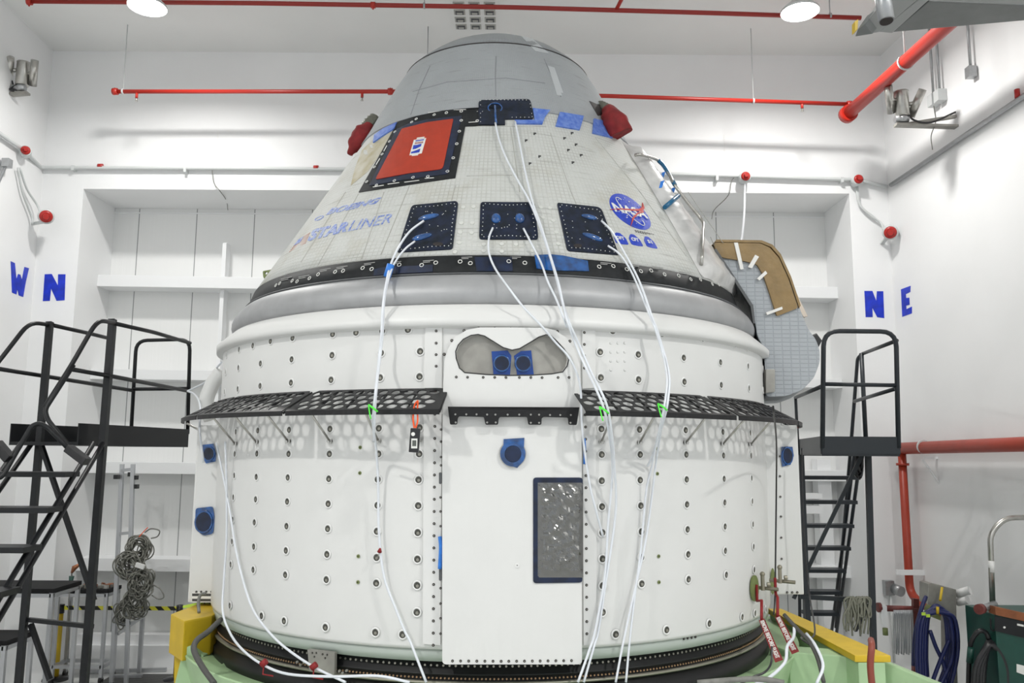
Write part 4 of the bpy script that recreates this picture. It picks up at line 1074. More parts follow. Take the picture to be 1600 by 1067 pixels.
# paper folded over the back edge
a = [on_y(x, y, 6.43) for x, y in ((1117, 378), (1188, 379), (1205, 386), (1218, 401), (1234, 436), (1249, 481))]
a2 = [p + Vector((0.0, 0, 0.02)) + Vector((0.012, 0, 0)) for p in a]
for i in range(len(a) - 1):
    add_hexa(bm, [a[i], a[i + 1], a[i + 1] + Vector((0.02, 0.75, 0)), a[i] + Vector((0.02, 0.75, 0))], [a2[i], a2[i + 1], a2[i + 1] + Vector((0.02, 0.75, 0)), a2[i] + Vector((0.02, 0.75, 0))], 0)
bmesh.ops.recalc_face_normals(bm, faces=bm.faces[:])
pw = obj('kraft_paper_wrap', bm, M_kraft, umb)
bm = B(); prism_y(bm, [(1232, 436), (1236, 440), (1262, 494), (1256, 495), (1247, 482)], 6.6, 7.2); obj('pale_paper_edge', bm, M_kraft2, umb)
for q in ([(1147, 379), (1153, 379), (1162, 420), (1157, 421)], [(1180, 398), (1186, 401), (1175, 419), (1169, 417)], [(1196, 423), (1199, 427), (1187, 438), (1183, 435)], [(1197, 488), (1222, 479), (1223, 483), (1199, 492)]):
    bm = B(); prism_y(bm, q, 6.418, 6.44); obj('tape_strip', bm, M_wtape, umb)
bm = B(); prism_y(bm, [(1258, 528), (1276, 520), (1285, 532), (1277, 547), (1262, 538)], 6.5, 6.75); obj('black_box', bm, M_rubber, umb, bevel=0.01)
bm = B(); prism_y(bm, [(1197, 577), (1211, 577), (1211, 612), (1197, 614)], 6.40, 6.5); obj('mount_bracket', bm, M_sheet, umb, bevel=0.004)
bm = B(); prism_y(bm, [(1116, 390), (1119, 388), (1177, 477), (1180, 505), (1177, 505), (1173, 479)], 6.425, 6.46, 0); obj('hinge_strip', bm, M_dgrey, umb)

# ================================================================== RED COVERS ON THE CAPSULE
def bag(name, pts, radii, label, neck, nr):
    t = thing(name, pts[len(pts) // 2], label, 'protective cover')
    bm = B(); P = smooth_pts(pts, 8); n_ = len(P); rr = []
    for i in range(n_):
        f_ = i / (n_ - 1) * (len(radii) - 1); k_ = min(int(f_), len(radii) - 2); rr.append(radii[k_] + (radii[k_ + 1] - radii[k_]) * (f_ - k_))
    add_tube(bm, P, 1, 26, radii=rr)
    rs = random.Random(5)
    for v in bm.verts: v.co += Vector((math.sin(v.co.z * 70 + v.co.x * 30), math.sin(v.co.x * 60 + v.co.z * 25), math.sin(v.co.x * 50))) * 0.005
    obj('cloth_bag', bm, M_redcloth, t)
    bm = B(); P = smooth_pts(neck, 4); add_tube(bm, P, nr, 12, radii=[nr * (1 + 0.25 * (i % 2)) for i in range(len(P))]); obj('crumpled_collar', bm, mat('olive_foil_collar', (0.15, 0.15, 0.12), 0.4, 0.3, bump=0.5, bscale=30), t)
bag('red_thruster_cover', [on_y(577, 198, 6.85), on_y(568, 209, 6.82), on_y(557, 224, 6.8), on_y(547, 241, 6.8)], [0.055, 0.085, 0.075, 0.025], 'dark red cloth bag tied over a fitting on the left edge of the capsule', [on_y(588, 187, 6.9), on_y(580, 193, 6.87), on_y(574, 200, 6.85)], 0.055)
bag('red_thruster_cover', [on_y(950, 172, 6.5), on_y(956, 183, 6.4), on_y(964, 196, 6.35), on_y(970, 210, 6.35)], [0.05, 0.085, 0.098, 0.095], 'bright red cloth bag tied over a fitting on the right edge of the capsule', [on_y(936, 168, 6.65), on_y(943, 171, 6.6), on_y(951, 175, 6.55)], 0.05)

# ================================================================== TUBES HANGING FROM THE CRAFT
def line_on(name, spec, r, mt, label, cat='tube', group=None, n=6, seg=8):
    """spec: (px, py, offset from the hull) """
    pts = []
    for s in spec:
        x, y, o = s[:3]
        if len(s) == 4: P = cyl(x, y, s[3])
        else: P = hit(x, y, o) if y < 508 else cyl(x, y, 2.24 + o)
        pts.append(P)
    bm = B(); add_tube(bm, smooth_pts(pts, n), r, seg); o = obj(name, bm, mt); return tag(o, label, cat, group)
TR_ = 0.0075
line_on('white_hose', [(774, 192, .03), (779, 215, .04), (790, 245, .05), (808, 280, .06), (826, 312, .06), (842, 350, .06), (856, 390, .06), (868, 430, .08), (878, 470, .09), (886, 500, .12), (900, 540, .13), (918, 580, .2), (931, 607, .33), (944, 640, .36), (952, 680, .25), (957, 735, .1), (950, 820, .05), (945, 900, .05), (930, 985, .06), (920, 1018, .08), (903, 1066, .12)], TR_, M_wtube, 'white tube from the round blue cap at the top, bending down to the right')
line_on('white_hose', [(805, 190, .03), (812, 225, .04), (821, 270, .05), (832, 315, .06), (846, 355, .07), (860, 400, .07), (872, 440, .08), (880, 475, .1), (890, 505, .12), (908, 545, .13), (924, 582, .2), (937, 607, .34), (950, 640, .36), (957, 690, .25), (960, 730, .15), (962, 800, .05), (945, 920, .05), (935, 985, .05), (928, 1010, .07), (912, 1066, .1)], TR_, M_wtube, 'white tube from the right end of the top dark plate, second of the pair')
line_on('white_hose', [(770, 356, .03), (764, 372, .04), (764, 395, .05), (774, 420, .07), (795, 450, .09), (818, 480, .11), (845, 508, .12), (868, 535, .1), (890, 560, .12), (906, 600, .12), (909, 660, .12), (913, 700, .1), (922, 760, .08), (932, 800, .07), (942, 838, .03)], TR_ * 0.9, M_wtube, 'white tube from the left blue bulb of the middle window, curving far right')
line_on('white_hose', [(818, 357, .03), (830, 380, .05), (845, 410, .06), (856, 440, .09), (868, 465, .1), (878, 490, .12), (886, 512, .12)], TR_ * 0.9, M_wtube, 'short white tube from the right blue bulb of the middle window')
line_on('white_hose', [(662, 345, .03), (640, 362, .05), (622, 388, .06), (610, 415, .07), (603, 445, .09), (598, 480, .11), (596, 520, .11), (592, 560, .13), (588, 600, .35), (584, 640, .36), (583, 665, .25), (588, 705, .1), (591, 760, .05), (592, 830, .04), (600, 900, .04), (618, 950, .05), (632, 985, .06), (642, 1005, .07), (666, 1066, .1)], TR_, M_wtube, 'white tube from the upper bulb of the left window, down to the floor')
line_on('white_hose', [(648, 377, .03), (632, 390, .05), (616, 412, .06), (606, 440, .08), (600, 475, .1), (598, 520, .1), (594, 560, .13), (589, 600, .35), (586, 640, .35), (585, 665, .3), (584, 690, .2)], TR_ * 0.9, M_wtube, 'white tube from the lower bulb of the left window')
line_on('white_hose', [(940, 345, .03), (956, 362, .05), (974, 392, .06), (992, 425, .08), (1005, 455, .1), (1017, 490, .12), (1028, 520, .12), (1040, 560, .15), (1046, 590, .3), (1045, 612, .34), (1041, 640, .36), (1030, 680, .2), (1018, 715, .08), (1012, 728, .03)], TR_, M_wtube, 'white tube from the upper bulb of the right window, over the skirt')
line_on('white_hose', [(950, 384, .03), (968, 397, .05), (985, 422, .07), (1000, 455, .09), (1012, 485, .11), (1024, 515, .12), (1036, 555, .14), (1042, 590, .3), (1041, 612, .34), (1036, 645, .36), (1026, 690, .2), (1018, 730, .1), (1010, 765, .05), (1004, 830, .03), (1000, 870, .03), (992, 930, .05), (984, 1000, .07), (978, 1066, .1)], TR_ * 0.9, M_wtube, 'white tube from the lower bulb of the right window, longest on the right')
line_on('white_hose', [(1036, 650, .30), (1030, 690, .15), (1024, 730, .05), (1018, 780, .03), (1008, 850, .03), (990, 930, .05), (974, 1003, .08), (962, 1066, .12)], TR_ * 0.9, M_wtube, 'white tube running down from the right rows of bolts to the ring')
line_on('white_hose', [(338, 692, .06), (346, 730, .04), (354, 770, .03), (361, 810, .03), (368, 855, .03), (378, 900, .03), (392, 945, .05), (410, 975, .07), (440, 1007, .09), (487, 1040, .12), (540, 1066, .14)], TR_, M_wtube, 'white tube crossing the lower left of the drum, with a red tag')
line_on('white_hose', [(352, 690, .08), (354, 760, .04), (354, 840, .03), (350, 905, .04), (348, 955, .08), (360, 990, .12), (380, 1016, .2), (410, 1038, .26), (450, 1053, .3), (520, 1057, .3), (590, 1056, .3), (640, 1066, .3)], TR_, M_wtube, 'white tube looping along the black ring at the far left')
tag(tube_obj('white_hose', [on_y(293, 611, 7.6), on_y(306, 605, 7.4), on_y(322, 596, 7.2), on_y(334, 580, 7.0), on_y(346, 566, 6.8)], 0.008, M_wtube), 'thin white tube tied from the left platform rail to the drum', 'tube')
tag(tube_obj('white_hose', [on_y(293, 611, 7.6), on_y(305, 617, 7.2), on_y(313, 635, 6.6), on_y(312, 670, 6.3), on_y(317, 715, 6.3), on_y(318, 722, 6.4)], 0.008, M_wtube), 'thin white tube hanging past the left skirt tip to the blue port cover', 'tube')
tag(tube_obj('white_hose', [on_y(1164, 288, 11.8), on_y(1163, 330, 9.5), on_y(1160, 365, 7.5), on_y(1157, 381, 6.5)], 0.012, M_wtube), 'white tube from the red detector down to the paper-wrapped arm', 'tube')
# clips on the tubes, red tags, zip ties
for (x, y, o, lab) in ((584, 638, .38, 'lime green zip tie on the tubes at the left skirt'), (945, 641, .39, 'lime green zip tie on the tube pair right of the door'), (1036, 636, .39, 'lime green zip tie on the tubes at the right skirt')):
    P = cyl(x, y, 2.24 + o); bm = B(); add_tube(bm, [P + Vector((-0.03, 0, 0.02)), P + Vector((0, -0.012, 0)), P + Vector((0.022, 0, -0.018))], 0.006, 6)
    add_tube(bm, smooth_pts([P + Vector((-0.03, 0, 0.02)), P + Vector((-0.02, -0.01, -0.03)), P + Vector((-0.012, -0.012, -0.06))], 4), 0.004, 6); tag(obj('zip_tie', bm, M_lime), lab, 'zip tie')
P = hit(608, 423, .075); bm = B(); add_tube(bm, [P + Vector((0.01, 0, 0.04)), P + Vector((-0.012, 0, -0.04))], 0.024, 10); tag(obj('blue_tape_band', bm, M_tape), 'blue tape band round the left pair of tubes at the black band', 'tape')
for (x, y, o) in ((413, 1035, .27), (491, 1040, .13)):
    P = cyl(x, y, 2.24 + o); bm = B(); add_tube(bm, [P + Vector((0.015, -0.01, 0.012)), P + Vector((-0.015, -0.01, -0.012))], 0.018, 8); add_tube(bm, [P, P + Vector((0.0, -0.02, -0.06)), P + Vector((0.06, -0.02, -0.07))], 0.005, 5)
    tag(obj('red_tag', bm, M_redband), 'red tag on the far left tube by the green ring' if x < 450 else 'red tag on the tube crossing the grey metal plate', 'tag')
# black meter hanging on an orange cord
t = thing('hanging_meter', cyl(648, 690, 2.50), 'small black handheld meter hung on an orange cord from the left skirt', 'meter')
Pc = cyl(648, 688, 2.50)
bm = B(); add_box(bm, (-0.028, -0.016, -0.068), (0.028, 0.016, 0.068), 0, Matrix.Translation(Pc) @ Matrix.Rotation(0.06, 4, 'Y')); obj('meter_body', bm, M_rubber, t, bevel=0.006)
bm = B(); add_box(bm, (-0.017, -0.019, -0.045), (0.017, -0.0155, 0.01), 0, Matrix.Translation(Pc)); add_box(bm, (-0.011, -0.021, -0.032), (0.011, -0.018, 0.0), 1, Matrix.Translation(Pc)); obj('meter_display', bm, [M_txt, M_lcd], t)
bm = B(); add_disc_prism(bm, Pc + Vector((-0.008, -0.016, 0.035)), (0, -1, 0), 0.011, 0.003, 16); obj('meter_badge', bm, M_txt, t)
Q = cyl(653, 626, 2.52); bm = B()
add_tube(bm, smooth_pts([Q, Pc + Vector((-0.005, 0, 0.20)), Pc + Vector((-0.012, 0, 0.13)), Pc + Vector((-0.005, 0, 0.07))], 5), 0.005, 6); add_tube(bm, smooth_pts([Q, Pc + Vector((0.012, 0, 0.17)), Pc + Vector((0.014, 0, 0.11)), Pc + Vector((0.004, 0, 0.07))], 5), 0.005, 6); add_ball(bm, Pc + Vector((0.0, 0, 0.165)), 0.011, 0.01, 0.014)
obj('orange_cord', bm, M_cord, t)

# ================================================================== WORK STAND
stand = thing('work_stand', (AX, AY, 0), 'pale green steel stand with yellow beams carrying the spacecraft on a black ring', 'stand')
# black bolted ring in two tiers
bm = B(); add_revolve(bm, [(1.957, 1.95), (1.957, 2.175), (1.893, 2.180), (1.890, 2.195), (1.882, 2.197), (1.878, 2.185), (1.84, 2.187)], seg=200, mi=0)
ring = obj('adapter_ring', bm, M_skirt, stand)
bm = B(); add_revolve(bm, [(1.846, 2.16), (1.846, 2.208), (1.840, 2.212), (1.832, 2.208), (1.830, 2.16)], seg=200); obj('ring_ledge', bm, mat('brass_grey_ledge', (0.30, 0.29, 0.24), 0.4, 0.5), ring)
bm = B(); add_revolve(bm, [(1.834, 2.15), (1.834, 2.19), (1.78, 2.195), (1.775, 2.215), (1.70, 2.218), (1.69, 2.15)], seg=200); obj('lower_ring', bm, M_skirt, stand)
bm = B()
for i in range(150):
    a = -1.25 + 2.5 * i / 149; P = av(a, 2.176, 1.930); n = Vector((math.sin(a), -math.cos(a), 0)); add_tube(bm, [P, P + n * 0.006], 0.007, 6)
o = obj('upper_bolts', bm, M_bolt, ring); o['kind'] = 'stuff'
bm = B()
for i in range(230):
    a = -1.25 + 2.5 * i / 229; P = av(a, 2.184, 1.862); n = Vector((math.sin(a), -math.cos(a), 0)); add_tube(bm, [P, P + n * 0.008], 0.0055, 6)
o = obj('lower_bolts', bm, mat('copper_bolts', (0.40, 0.25, 0.14), 0.4, 0.6), ring); o['kind'] = 'stuff'
# metal plate bolted across the ring
fnp = sfn_cyl(2.25)
bm = B(); add_patch(bm, [rpoly([(481, 1014), (523.5, 1019), (523, 1054), (484, 1048)], 1)], fnp, 0.004, -0.02, 14); pl = obj('joint_plate', bm, M_sheet, stand)
screw_line('plate_bolts', [(465, 1034), (470.5, 1038.5), (476, 1034.5), (531, 1048), (536, 1051), (542, 1047.5)], 0.008, fnp, stand, M_sheet, 0.01)
screw_line('plate_dots', [(488, 1020), (494, 1020), (504, 1022), (511, 1023), (508, 1028), (491, 1026)], 0.006, sfn_cyl(2.255), stand, M_hole)
# green flange ring, drum and legs
bm = B(); add_revolve(bm, [(1.30, 2.30), (1.66, 2.40), (1.745, 2.425), (1.755, 2.428), (1.762, 2.420), (1.705, 2.20), (1.70, 2.0)][::1], seg=160)
add_revolve(bm, [(1.30, 1.9), (1.30, 2.30)], seg=160)
bmesh.ops.recalc_face_normals(bm, faces=bm.faces[:]); obj('flange_ring', bm, M_green, stand)
def beam(name, p, q, wd, ht, mt, bev=0.012):
    bm = B(); add_bar(bm, p, q, wd, ht); return obj(name, bm, mt, stand, bevel=bev)
ZS = 1.84
# right side frame: long beam toward the viewer, cross beam, outer leg
A1 = on_z(1222, 958, ZS); A2 = on_z(1392, 1024, ZS)
wv = Vector((0.16, 0.0, 0))
bm = B(); A0 = A1 + (A1 - A2) * 0.15
add_hexa(bm, [A0 + Vector((-0.02, 0, -0.045)), A2 + Vector((-0.24, -0.0, -0.045)), A2 + Vector((0.0, 0, -0.045)), A0 + Vector((0.10, 0, -0.045))], [A0 + Vector((-0.02, 0, 0)), A2 + Vector((-0.24, 0, 0)), A2, A0 + Vector((0.10, 0, 0))])
bmesh.ops.recalc_face_normals(bm, faces=bm.faces[:]); obj('yellow_bumper', bm, M_yellow, stand, bevel=0.01)
bm = B()
add_hexa(bm, [A0 + Vector((0.0, 0, -0.40)), A2 + Vector((-0.22, 0, -0.40)), A2 + Vector((-0.04, 0, -0.40)), A0 + Vector((0.08, 0, -0.40))], [A0 + Vector((0, 0, -0.046)), A2 + Vector((-0.22, 0, -0.046)), A2 + Vector((-0.04, 0, -0.046)), A0 + Vector((0.08, 0, -0.046))])
bmesh.ops.recalc_face_normals(bm, faces=bm.faces[:]); obj('side_beam', bm, M_green, stand, bevel=0.01)
C1 = on_z(1385, 1030, ZS - 0.05); C0 = Vector((1.45, C1.y, ZS - 0.05)); 
C0 = on_z(1246, 1019, ZS - 0.05)
bm = B()
add_hexa(bm, [C0 + Vector((-0.05, 0.02, -0.30)), C1 + Vector((-0.05, 0, -0.30)), C1 + Vector((0, 0.22, -0.30)), C0 + Vector((-0.12, 0.25, -0.30))], [C0 + Vector((-0.05, 0.02, 0)), C1 + Vector((-0.05, 0, 0)), C1 + Vector((0, 0.22, 0)), C0 + Vector((-0.12, 0.25, 0))])
bmesh.ops.recalc_face_normals(bm, faces=bm.faces[:]); obj('cross_beam', bm, M_green, stand, bevel=0.012)
D1 = C1 + Vector((0.55, -0.55, -0.55))
bm = B(); p = C1 + Vector((-0.05, 0.10, 0)); q = on_y(1500, 1080, p.y - 0.35)
s = Vector((0.0, 0.11, 0))
add_hexa(bm, [p - s * 1 + Vector((0, 0, -0.30)), q - s + Vector((0, 0, -0.30)), q + s + Vector((0, 0, -0.30)), p + s + Vector((0, 0, -0.30))], [p - s, q - s, q + s, p + s])
e = q + Vector((0.5, -0.1, -0.45))
bmesh.ops.recalc_face_normals(bm, faces=bm.faces[:]); obj('sloping_arm', bm, M_green, stand, bevel=0.012)
bm = B(); add_bar(bm, q + Vector((0, 0, -0.15)), Vector((q.x + 0.7, q.y - 0.2, 0.02)), 0.25, 0.25); obj('leg', bm, M_green, stand)
# feet columns below the ring
for a in (0.75, -0.75, 2.4, -2.4):
    b0 = av(a, 2.15, 1.45); b1 = av(a, 2.75, 0.0); bm = B(); add_bar(bm, b0, b1, 0.28, 0.28); obj('leg', bm, M_green, stand, bevel=0.012)
# left side: yellow corner block with its drop plate and green gussets
bm = B(); ZB = on_y(270, 955, 6.3).z
p1 = on_y(267, 958, 6.2); p2 = on_y(292, 973, 6.0); p3 = on_y(335, 948, 6.9); p4 = on_y(330, 943, 7.1); p5 = on_y(300, 950, 6.6)
top = [Vector((p1.x, p1.y, ZB)), Vector((p2.x, p2.y - 0.05, ZB)), Vector((p2.x + 0.12, 6.15, ZB)), Vector((-2.15, 7.1, ZB)), Vector((-2.35, 7.3, ZB))]
add_hexa(bm, [v + Vector((0, 0, -0.27)) for v in top], top); bmesh.ops.recalc_face_normals(bm, faces=bm.faces[:]); obj('yellow_bumper', bm, M_yellow, stand, bevel=0.012)
bm = B(); prism_y(bm, [(273, 1000), (286, 1004), (287, 1066), (286, 1100), (271, 1100)], 6.2, 6.3); obj('yellow_upright', bm, M_yellow, stand, bevel=0.005)
bm = B(); prism_y(bm, [(281, 1035), (290, 1005), (318, 1025), (300, 1110), (262, 1110)], 6.05, 6.5); obj('leg', bm, M_green, stand, bevel=0.01)
bm = B(); prism_y(bm, [(318, 1062), (332, 1048), (366, 1064), (372, 1110), (312, 1110)], 5.7, 6.2); obj('gusset', bm, M_green, stand, bevel=0.01)
bm = B(); prism_y(bm, [(285, 1012), (298, 1009), (309, 1028), (297, 1035)], 5.98, 6.2); obj('gusset', bm, M_green, stand, bevel=0.01)
# lime caution tape on the pod side
bm = B(); add_patch(bm, [[(286, 946), (335, 936), (335, 945), (286, 950)]], sfn_y(6.62), 0.004, -0.004, 0, 0); add_text_quad(bm, 'CAUTION', (315, 940.5), (334, 937), (334, 943), (315, 946), sfn_y(6.614), 0.004, 0.0, mi=1, bold=0.02)
tag(obj('caution_tape', bm, [M_limetape, M_btxt]), 'lime yellow caution tape end with black lettering by the left pod', 'tape')
# hoses on the stand
def free_line(name, spec, r, mt, label, cat, n=6, seg=8, group=None):
    return tag(tube_obj(name, [on_y(*s) for s in spec], r, mt, n=n, seg=seg), label, cat, group)
free_line('grey_hose', [(345, 968, 5.9), (325, 987, 5.55), (308, 1000, 5.35), (303, 1015, 5.25), (315, 1040, 5.15), (335, 1068, 5.05)], 0.018, mat('grey_rubber', (0.06, 0.06, 0.055), 0.5), 'thick dark grey hose bending over the left of the green ring', 'hose')
free_line('grey_hose', [(322, 927, 6.2), (313, 930, 6.18), (310, 942, 6.15), (311, 957, 6.1)], 0.012, M_grey, 'short pale grey hose arching over the yellow corner block', 'hose')
free_line('grey_hose', [(1225, 960, 5.3), (1248, 985, 5.2), (1265, 1003, 5.1), (1278, 1030, 5.0), (1287, 1066, 4.9)], 0.012, mat('grey_rubber', (0.06, 0.06, 0.055)), 'dark grey hose running down over the green stand at the right', 'hose')
free_line('white_hose', [(1241, 976, 5.25), (1240, 995, 5.15), (1230, 1010, 5.0), (1226, 1035, 4.9), (1200, 1060, 4.8), (1180, 1068, 4.8)], 0.009, M_wtube, 'short white hose bent over the green flange below the red streamers', 'tube')
free_line('white_hose', [(1260, 990, 5.2), (1275, 1010, 5.05), (1286, 1040, 4.95), (1276, 1068, 4.9)], 0.009, M_wtube, 'white hose beside the dark grey hose on the right of the stand', 'tube')
free_line('black_cable', [(1253, 700, 6.3), (1254, 780, 6.3), (1258, 860, 6.3), (1265, 930, 6.2), (1273, 990, 5.6), (1252, 996, 5.35), (1262, 1005, 5.2), (1272, 1012, 5.1)], 0.006, M_rubber, 'thin black cable hanging beside the right pod to the stand', 'cable')
free_line('black_cable', [(1208, 635, 4.95), (1213, 690, 5.7), (1213, 760, 6.2), (1212, 850, 6.2), (1211, 930, 6.1), (1209, 960, 5.9)], 0.006, M_rubber, 'thin black cable straight down the right edge of the drum', 'cable')
free_line('black_cable', [(1206, 1010, 4.9), (1205, 1035, 4.85), (1195, 1050, 4.8), (1175, 1058, 4.78), (1160, 1066, 4.75), (1150, 1058, 4.78)], 0.006, M_rubber, 'thin black cable end curling on the green flange', 'cable')
free_line('grey_hose', [(1225, 1067, 4.7), (1190, 1061, 4.72), (1150, 1062, 4.74), (1090, 1067, 4.75)], 0.016, M_grey, 'pale grey hose lying on the flange at the bottom right', 'hose')
free_line('orange_hose', [(1361, 1000, 5.32), (1362, 1010, 5.2), (1360, 1040, 5.18), (1363, 1075, 5.18)], 0.020, mat('terracotta_hose', (0.24, 0.05, 0.03), 0.5), 'terracotta red hose looped over the yellow beam end', 'hose')
# red streamers with plates and clamps
def streamer(p0, p1, Y0, Y1, plate, clamp, label):
    t = thing('red_streamer', on_y(p0[0], p0[1], Y0), label, 'warning streamer')
    a = on_y(p0[0], p0[1], Y0); b_ = on_y(p1[0], p1[1], Y1); d = (b_ - a); L0 = d.length; d = d / L0
    view = ((a + b_) / 2 - CAM).normalized(); s = d.cross(view).normalized(); n = s.cross(d).normalized()
    if n.dot(view) > 0: n = -n
    def f_(u, v, o): return a + d * u + s * v + n * o + n * (0.01 * math.sin(u * 9))
    bm = B(); add_patch(bm, [[(0, -0.018), (L0, -0.023), (L0, 0.023), (0, 0.018)]], f_, 0.0015, -0.0015, 0.05); web = obj('webbing', bm, M_redband, t)
    bm = B(); sgn = -1 if s.dot(Vector((0, 0, 1))) > 0 else 1
    up_ = 1 if s.cross(d).dot(view) < 0 else -1
    # reading runs down the band, letter tops toward the right
    tv = s if s.x > 0 else -s
    k_ = 1 if tv == s else -1
    add_text_quad(bm, 'REMOVE BEFORE FLIGHT', (0.04, 0.013 * k_), (L0 * 0.93, 0.013 * k_), (L0 * 0.93, -0.013 * k_), (0.04, -0.013 * k_), f_, 0.004, 0.001, bold=0.02)
    obj('lettering', bm, M_txt, web)
    bm = B(); st = [on_y(plate[0] + 4, plate[1] - 5, Y0 + 0.25), on_y(plate[0] + 5, plate[1] + 20, Y0 + 0.2), on_y(p0[0], p0[1] - 30, Y0 + 0.1), a]
    add_tube(bm, st, 0.010, 6); obj('strap', bm, M_redband, t)
    # olive gasket plate on the hull
    bm = B(); P = cyl(plate[0], plate[1], 2.245) if plate[0] < 1195 else on_y(plate[0], plate[1], 6.45)
    fnl = sfn_cyl(2.245) if plate[0] < 1195 else sfn_y(6.47)
    add_patch(bm, [circ(plate[0], plate[1], 5.6 if plate[0] < 1195 else 3.5, 20, 20.5)], fnl, 0.01, -0.002, 0); obj('gasket_plate', bm, M_primer, t)
    cl = on_y(clamp[0], clamp[1], Y0 + 0.3); bm = B()
    add_tube(bm, [cl + Vector((-0.05, 0.08, 0)), cl + Vector((0.10, -0.02, 0))], 0.013, 10); add_tube(bm, [cl + Vector((0.0, 0, -0.01)), cl + Vector((0.0, 0, 0.10))], 0.014, 8); add_ball(bm, cl + Vector((0, 0, 0.10)), 0.018, 0.018, 0.018); add_tube(bm, [cl + Vector((0.03, 0, 0.03)), cl + Vector((0.05, 0, 0.03))], 0.015, 10)
    obj('clamp', bm, mat('dull_brass', (0.28, 0.26, 0.20), 0.4, 0.6), t)
streamer((1190, 968), (1218, 1034), 4.9 + 0.75, 4.9, (1178, 919), (1192, 920), 'red warning streamer with white capitals, left and lower of the two')
streamer((1215, 963), (1243, 1020), 5.75, 5.05, (1207, 908), (1219, 909), 'red warning streamer with white capitals, right and upper of the two')

# ================================================================== LEFT ROLLING LADDER
lad = thing('platform_ladder', (-3.75, 7.3, 0), 'black steel rolling platform ladder left of the spacecraft', 'ladder')
ZP = 3.24
XN, XF = -3.46, -4.11; YN, YB = 7.2, 8.72
def P3(x, y, z): return Vector((x, y, z))
def lpart(name, bm, mt=M_bsteel, bev=0.0): return obj(name, bm, mt, lad, bevel=bev)
# main posts seen as wide flat bars
for (tx, ty, bx, by, Y, wd) in ((176, 499, 144, 1085, 7.25, 0.055), (78, 503, 44, 1085, 7.45, 0.05)):
    a = on_y(tx, ty, Y); b_ = on_y(bx, by, Y - 0.45); b_.z = 0.05; b_.x = on_y(144 if tx > 100 else 44, 1067, Y - 0.3).x
    bm = B(); add_bar(bm, b_, a, wd, wd); lpart('post', bm)
zt = on_y(176, 502, 7.25).z
# top rails on both sides, with the sloping handrail that returns to the stair
def rail_obj(name, pts, r=0.019, mt=M_bsteel, parent=lad, rad=0.12): 
    bm = B(); add_tube(bm, round_pts(pts, rad), r, 10); return obj(name, bm, mt, parent)
near = [on_y(70, 636, 6.7), on_y(112, 572, 6.75), on_y(152, 500, 6.9), on_y(176, 503, 7.2), on_y(240, 516, 7.9), on_y(297, 532, 8.7), on_y(293, 700, 8.7)]
far = [on_y(-20, 590, 6.9), on_y(0, 562, 7.0), on_y(46, 502, 7.2), on_y(78, 506, 7.45), on_y(140, 520, 8.1), on_y(212, 541, 8.7), on_y(206, 672, 8.7)]
rail_obj('handrail', [on_y(70, 636, 6.7), on_y(112, 570, 6.75), on_y(152, 500, 6.9), on_y(178, 504, 7.22)], parent=lad)
rail_obj('handrail', [on_y(178, 505, 7.22), on_y(240, 519, 7.95), on_y(297, 536, 8.7)])
rail_obj('handrail', [on_y(-30, 600, 6.9), on_y(5, 556, 7.0), on_y(46, 503, 7.2), on_y(80, 508, 7.47)])
rail_obj('handrail', [on_y(82, 508, 7.47), on_y(140, 521, 8.1), on_y(176, 530, 8.5)])
# rear hoop
rail_obj('rear_hoop', [on_y(205, 672, 8.72), on_y(213, 532, 8.72), on_y(297, 530, 8.72), on_y(293, 678, 8.72)])
rail_obj('mid_rail', [on_y(209, 608, 8.7), on_y(293, 607, 8.7)])
rail_obj('mid_rail', [on_y(112, 577, 6.8), on_y(176, 588, 7.22), on_y(295, 611, 8.7)])
rail_obj('mid_rail', [on_y(-10, 575, 6.9), on_y(66, 587, 7.45), on_y(207, 610, 8.7)])
# lower return of the near handrail to its black clamp
rail_obj('handrail', [on_y(115, 570, 6.76), on_y(70, 640, 6.65), on_y(74, 655, 6.62), on_y(124, 717, 6.5)], rad=0.1)
rail_obj('handrail', [on_y(-30, 735, 6.2), on_y(0, 752, 6.2), on_y(22, 712, 6.3), on_y(50, 665, 6.45), on_y(62, 661, 6.48), on_y(75, 668, 6.5), on_y(120, 714, 6.5)], rad=0.12)
for (a, b_) in (((107, 700, 6.48), (136, 722, 6.46)), ((-6, 692, 6.3), (16, 718, 6.28))):
    bm = B(); add_bar(bm, on_y(*a), on_y(*b_), 0.08, 0.06); lpart('rail_clamp', bm, M_rubber, 0.008)
# platform deck with toe boards
pA = on_y(120, 690, 7.0); 
nr0 = on_y(120, 690, 7.0); nr1 = on_y(292, 699, 8.7); fr0 = on_y(14, 693, 7.2); fr1 = on_y(207, 690, 8.7)
zd = 3.23
nr0.z = nr1.z = fr0.z = fr1.z = zd
bm = B(); add_hexa(bm, [v + Vector((0, 0, -0.03)) for v in (nr0, nr1, fr1, fr0)], [nr0, nr1, fr1, fr0]); bmesh.ops.recalc_face_normals(bm, faces=bm.faces[:]); lpart('deck', bm)
def board(p, q, z0, z1, th=0.012):
    bm = B(); p = Vector((p.x, p.y, z0)); q = Vector((q.x, q.y, z0)); s = (q - p).cross(Vector((0, 0, 1))).normalized() * th
    add_hexa(bm, [p, q, q + s, p + s], [v + Vector((0, 0, z1 - z0)) for v in (p, q, q + s, p + s)]); bmesh.ops.recalc_face_normals(bm, faces=bm.faces[:]); return bm
lpart('toe_board', board(nr0, nr1, 3.20, 3.385)); lpart('toe_board', board(fr0, fr1, 3.20, 3.385)); lpart('toe_board', board(nr1, fr1, 3.20, 3.385))
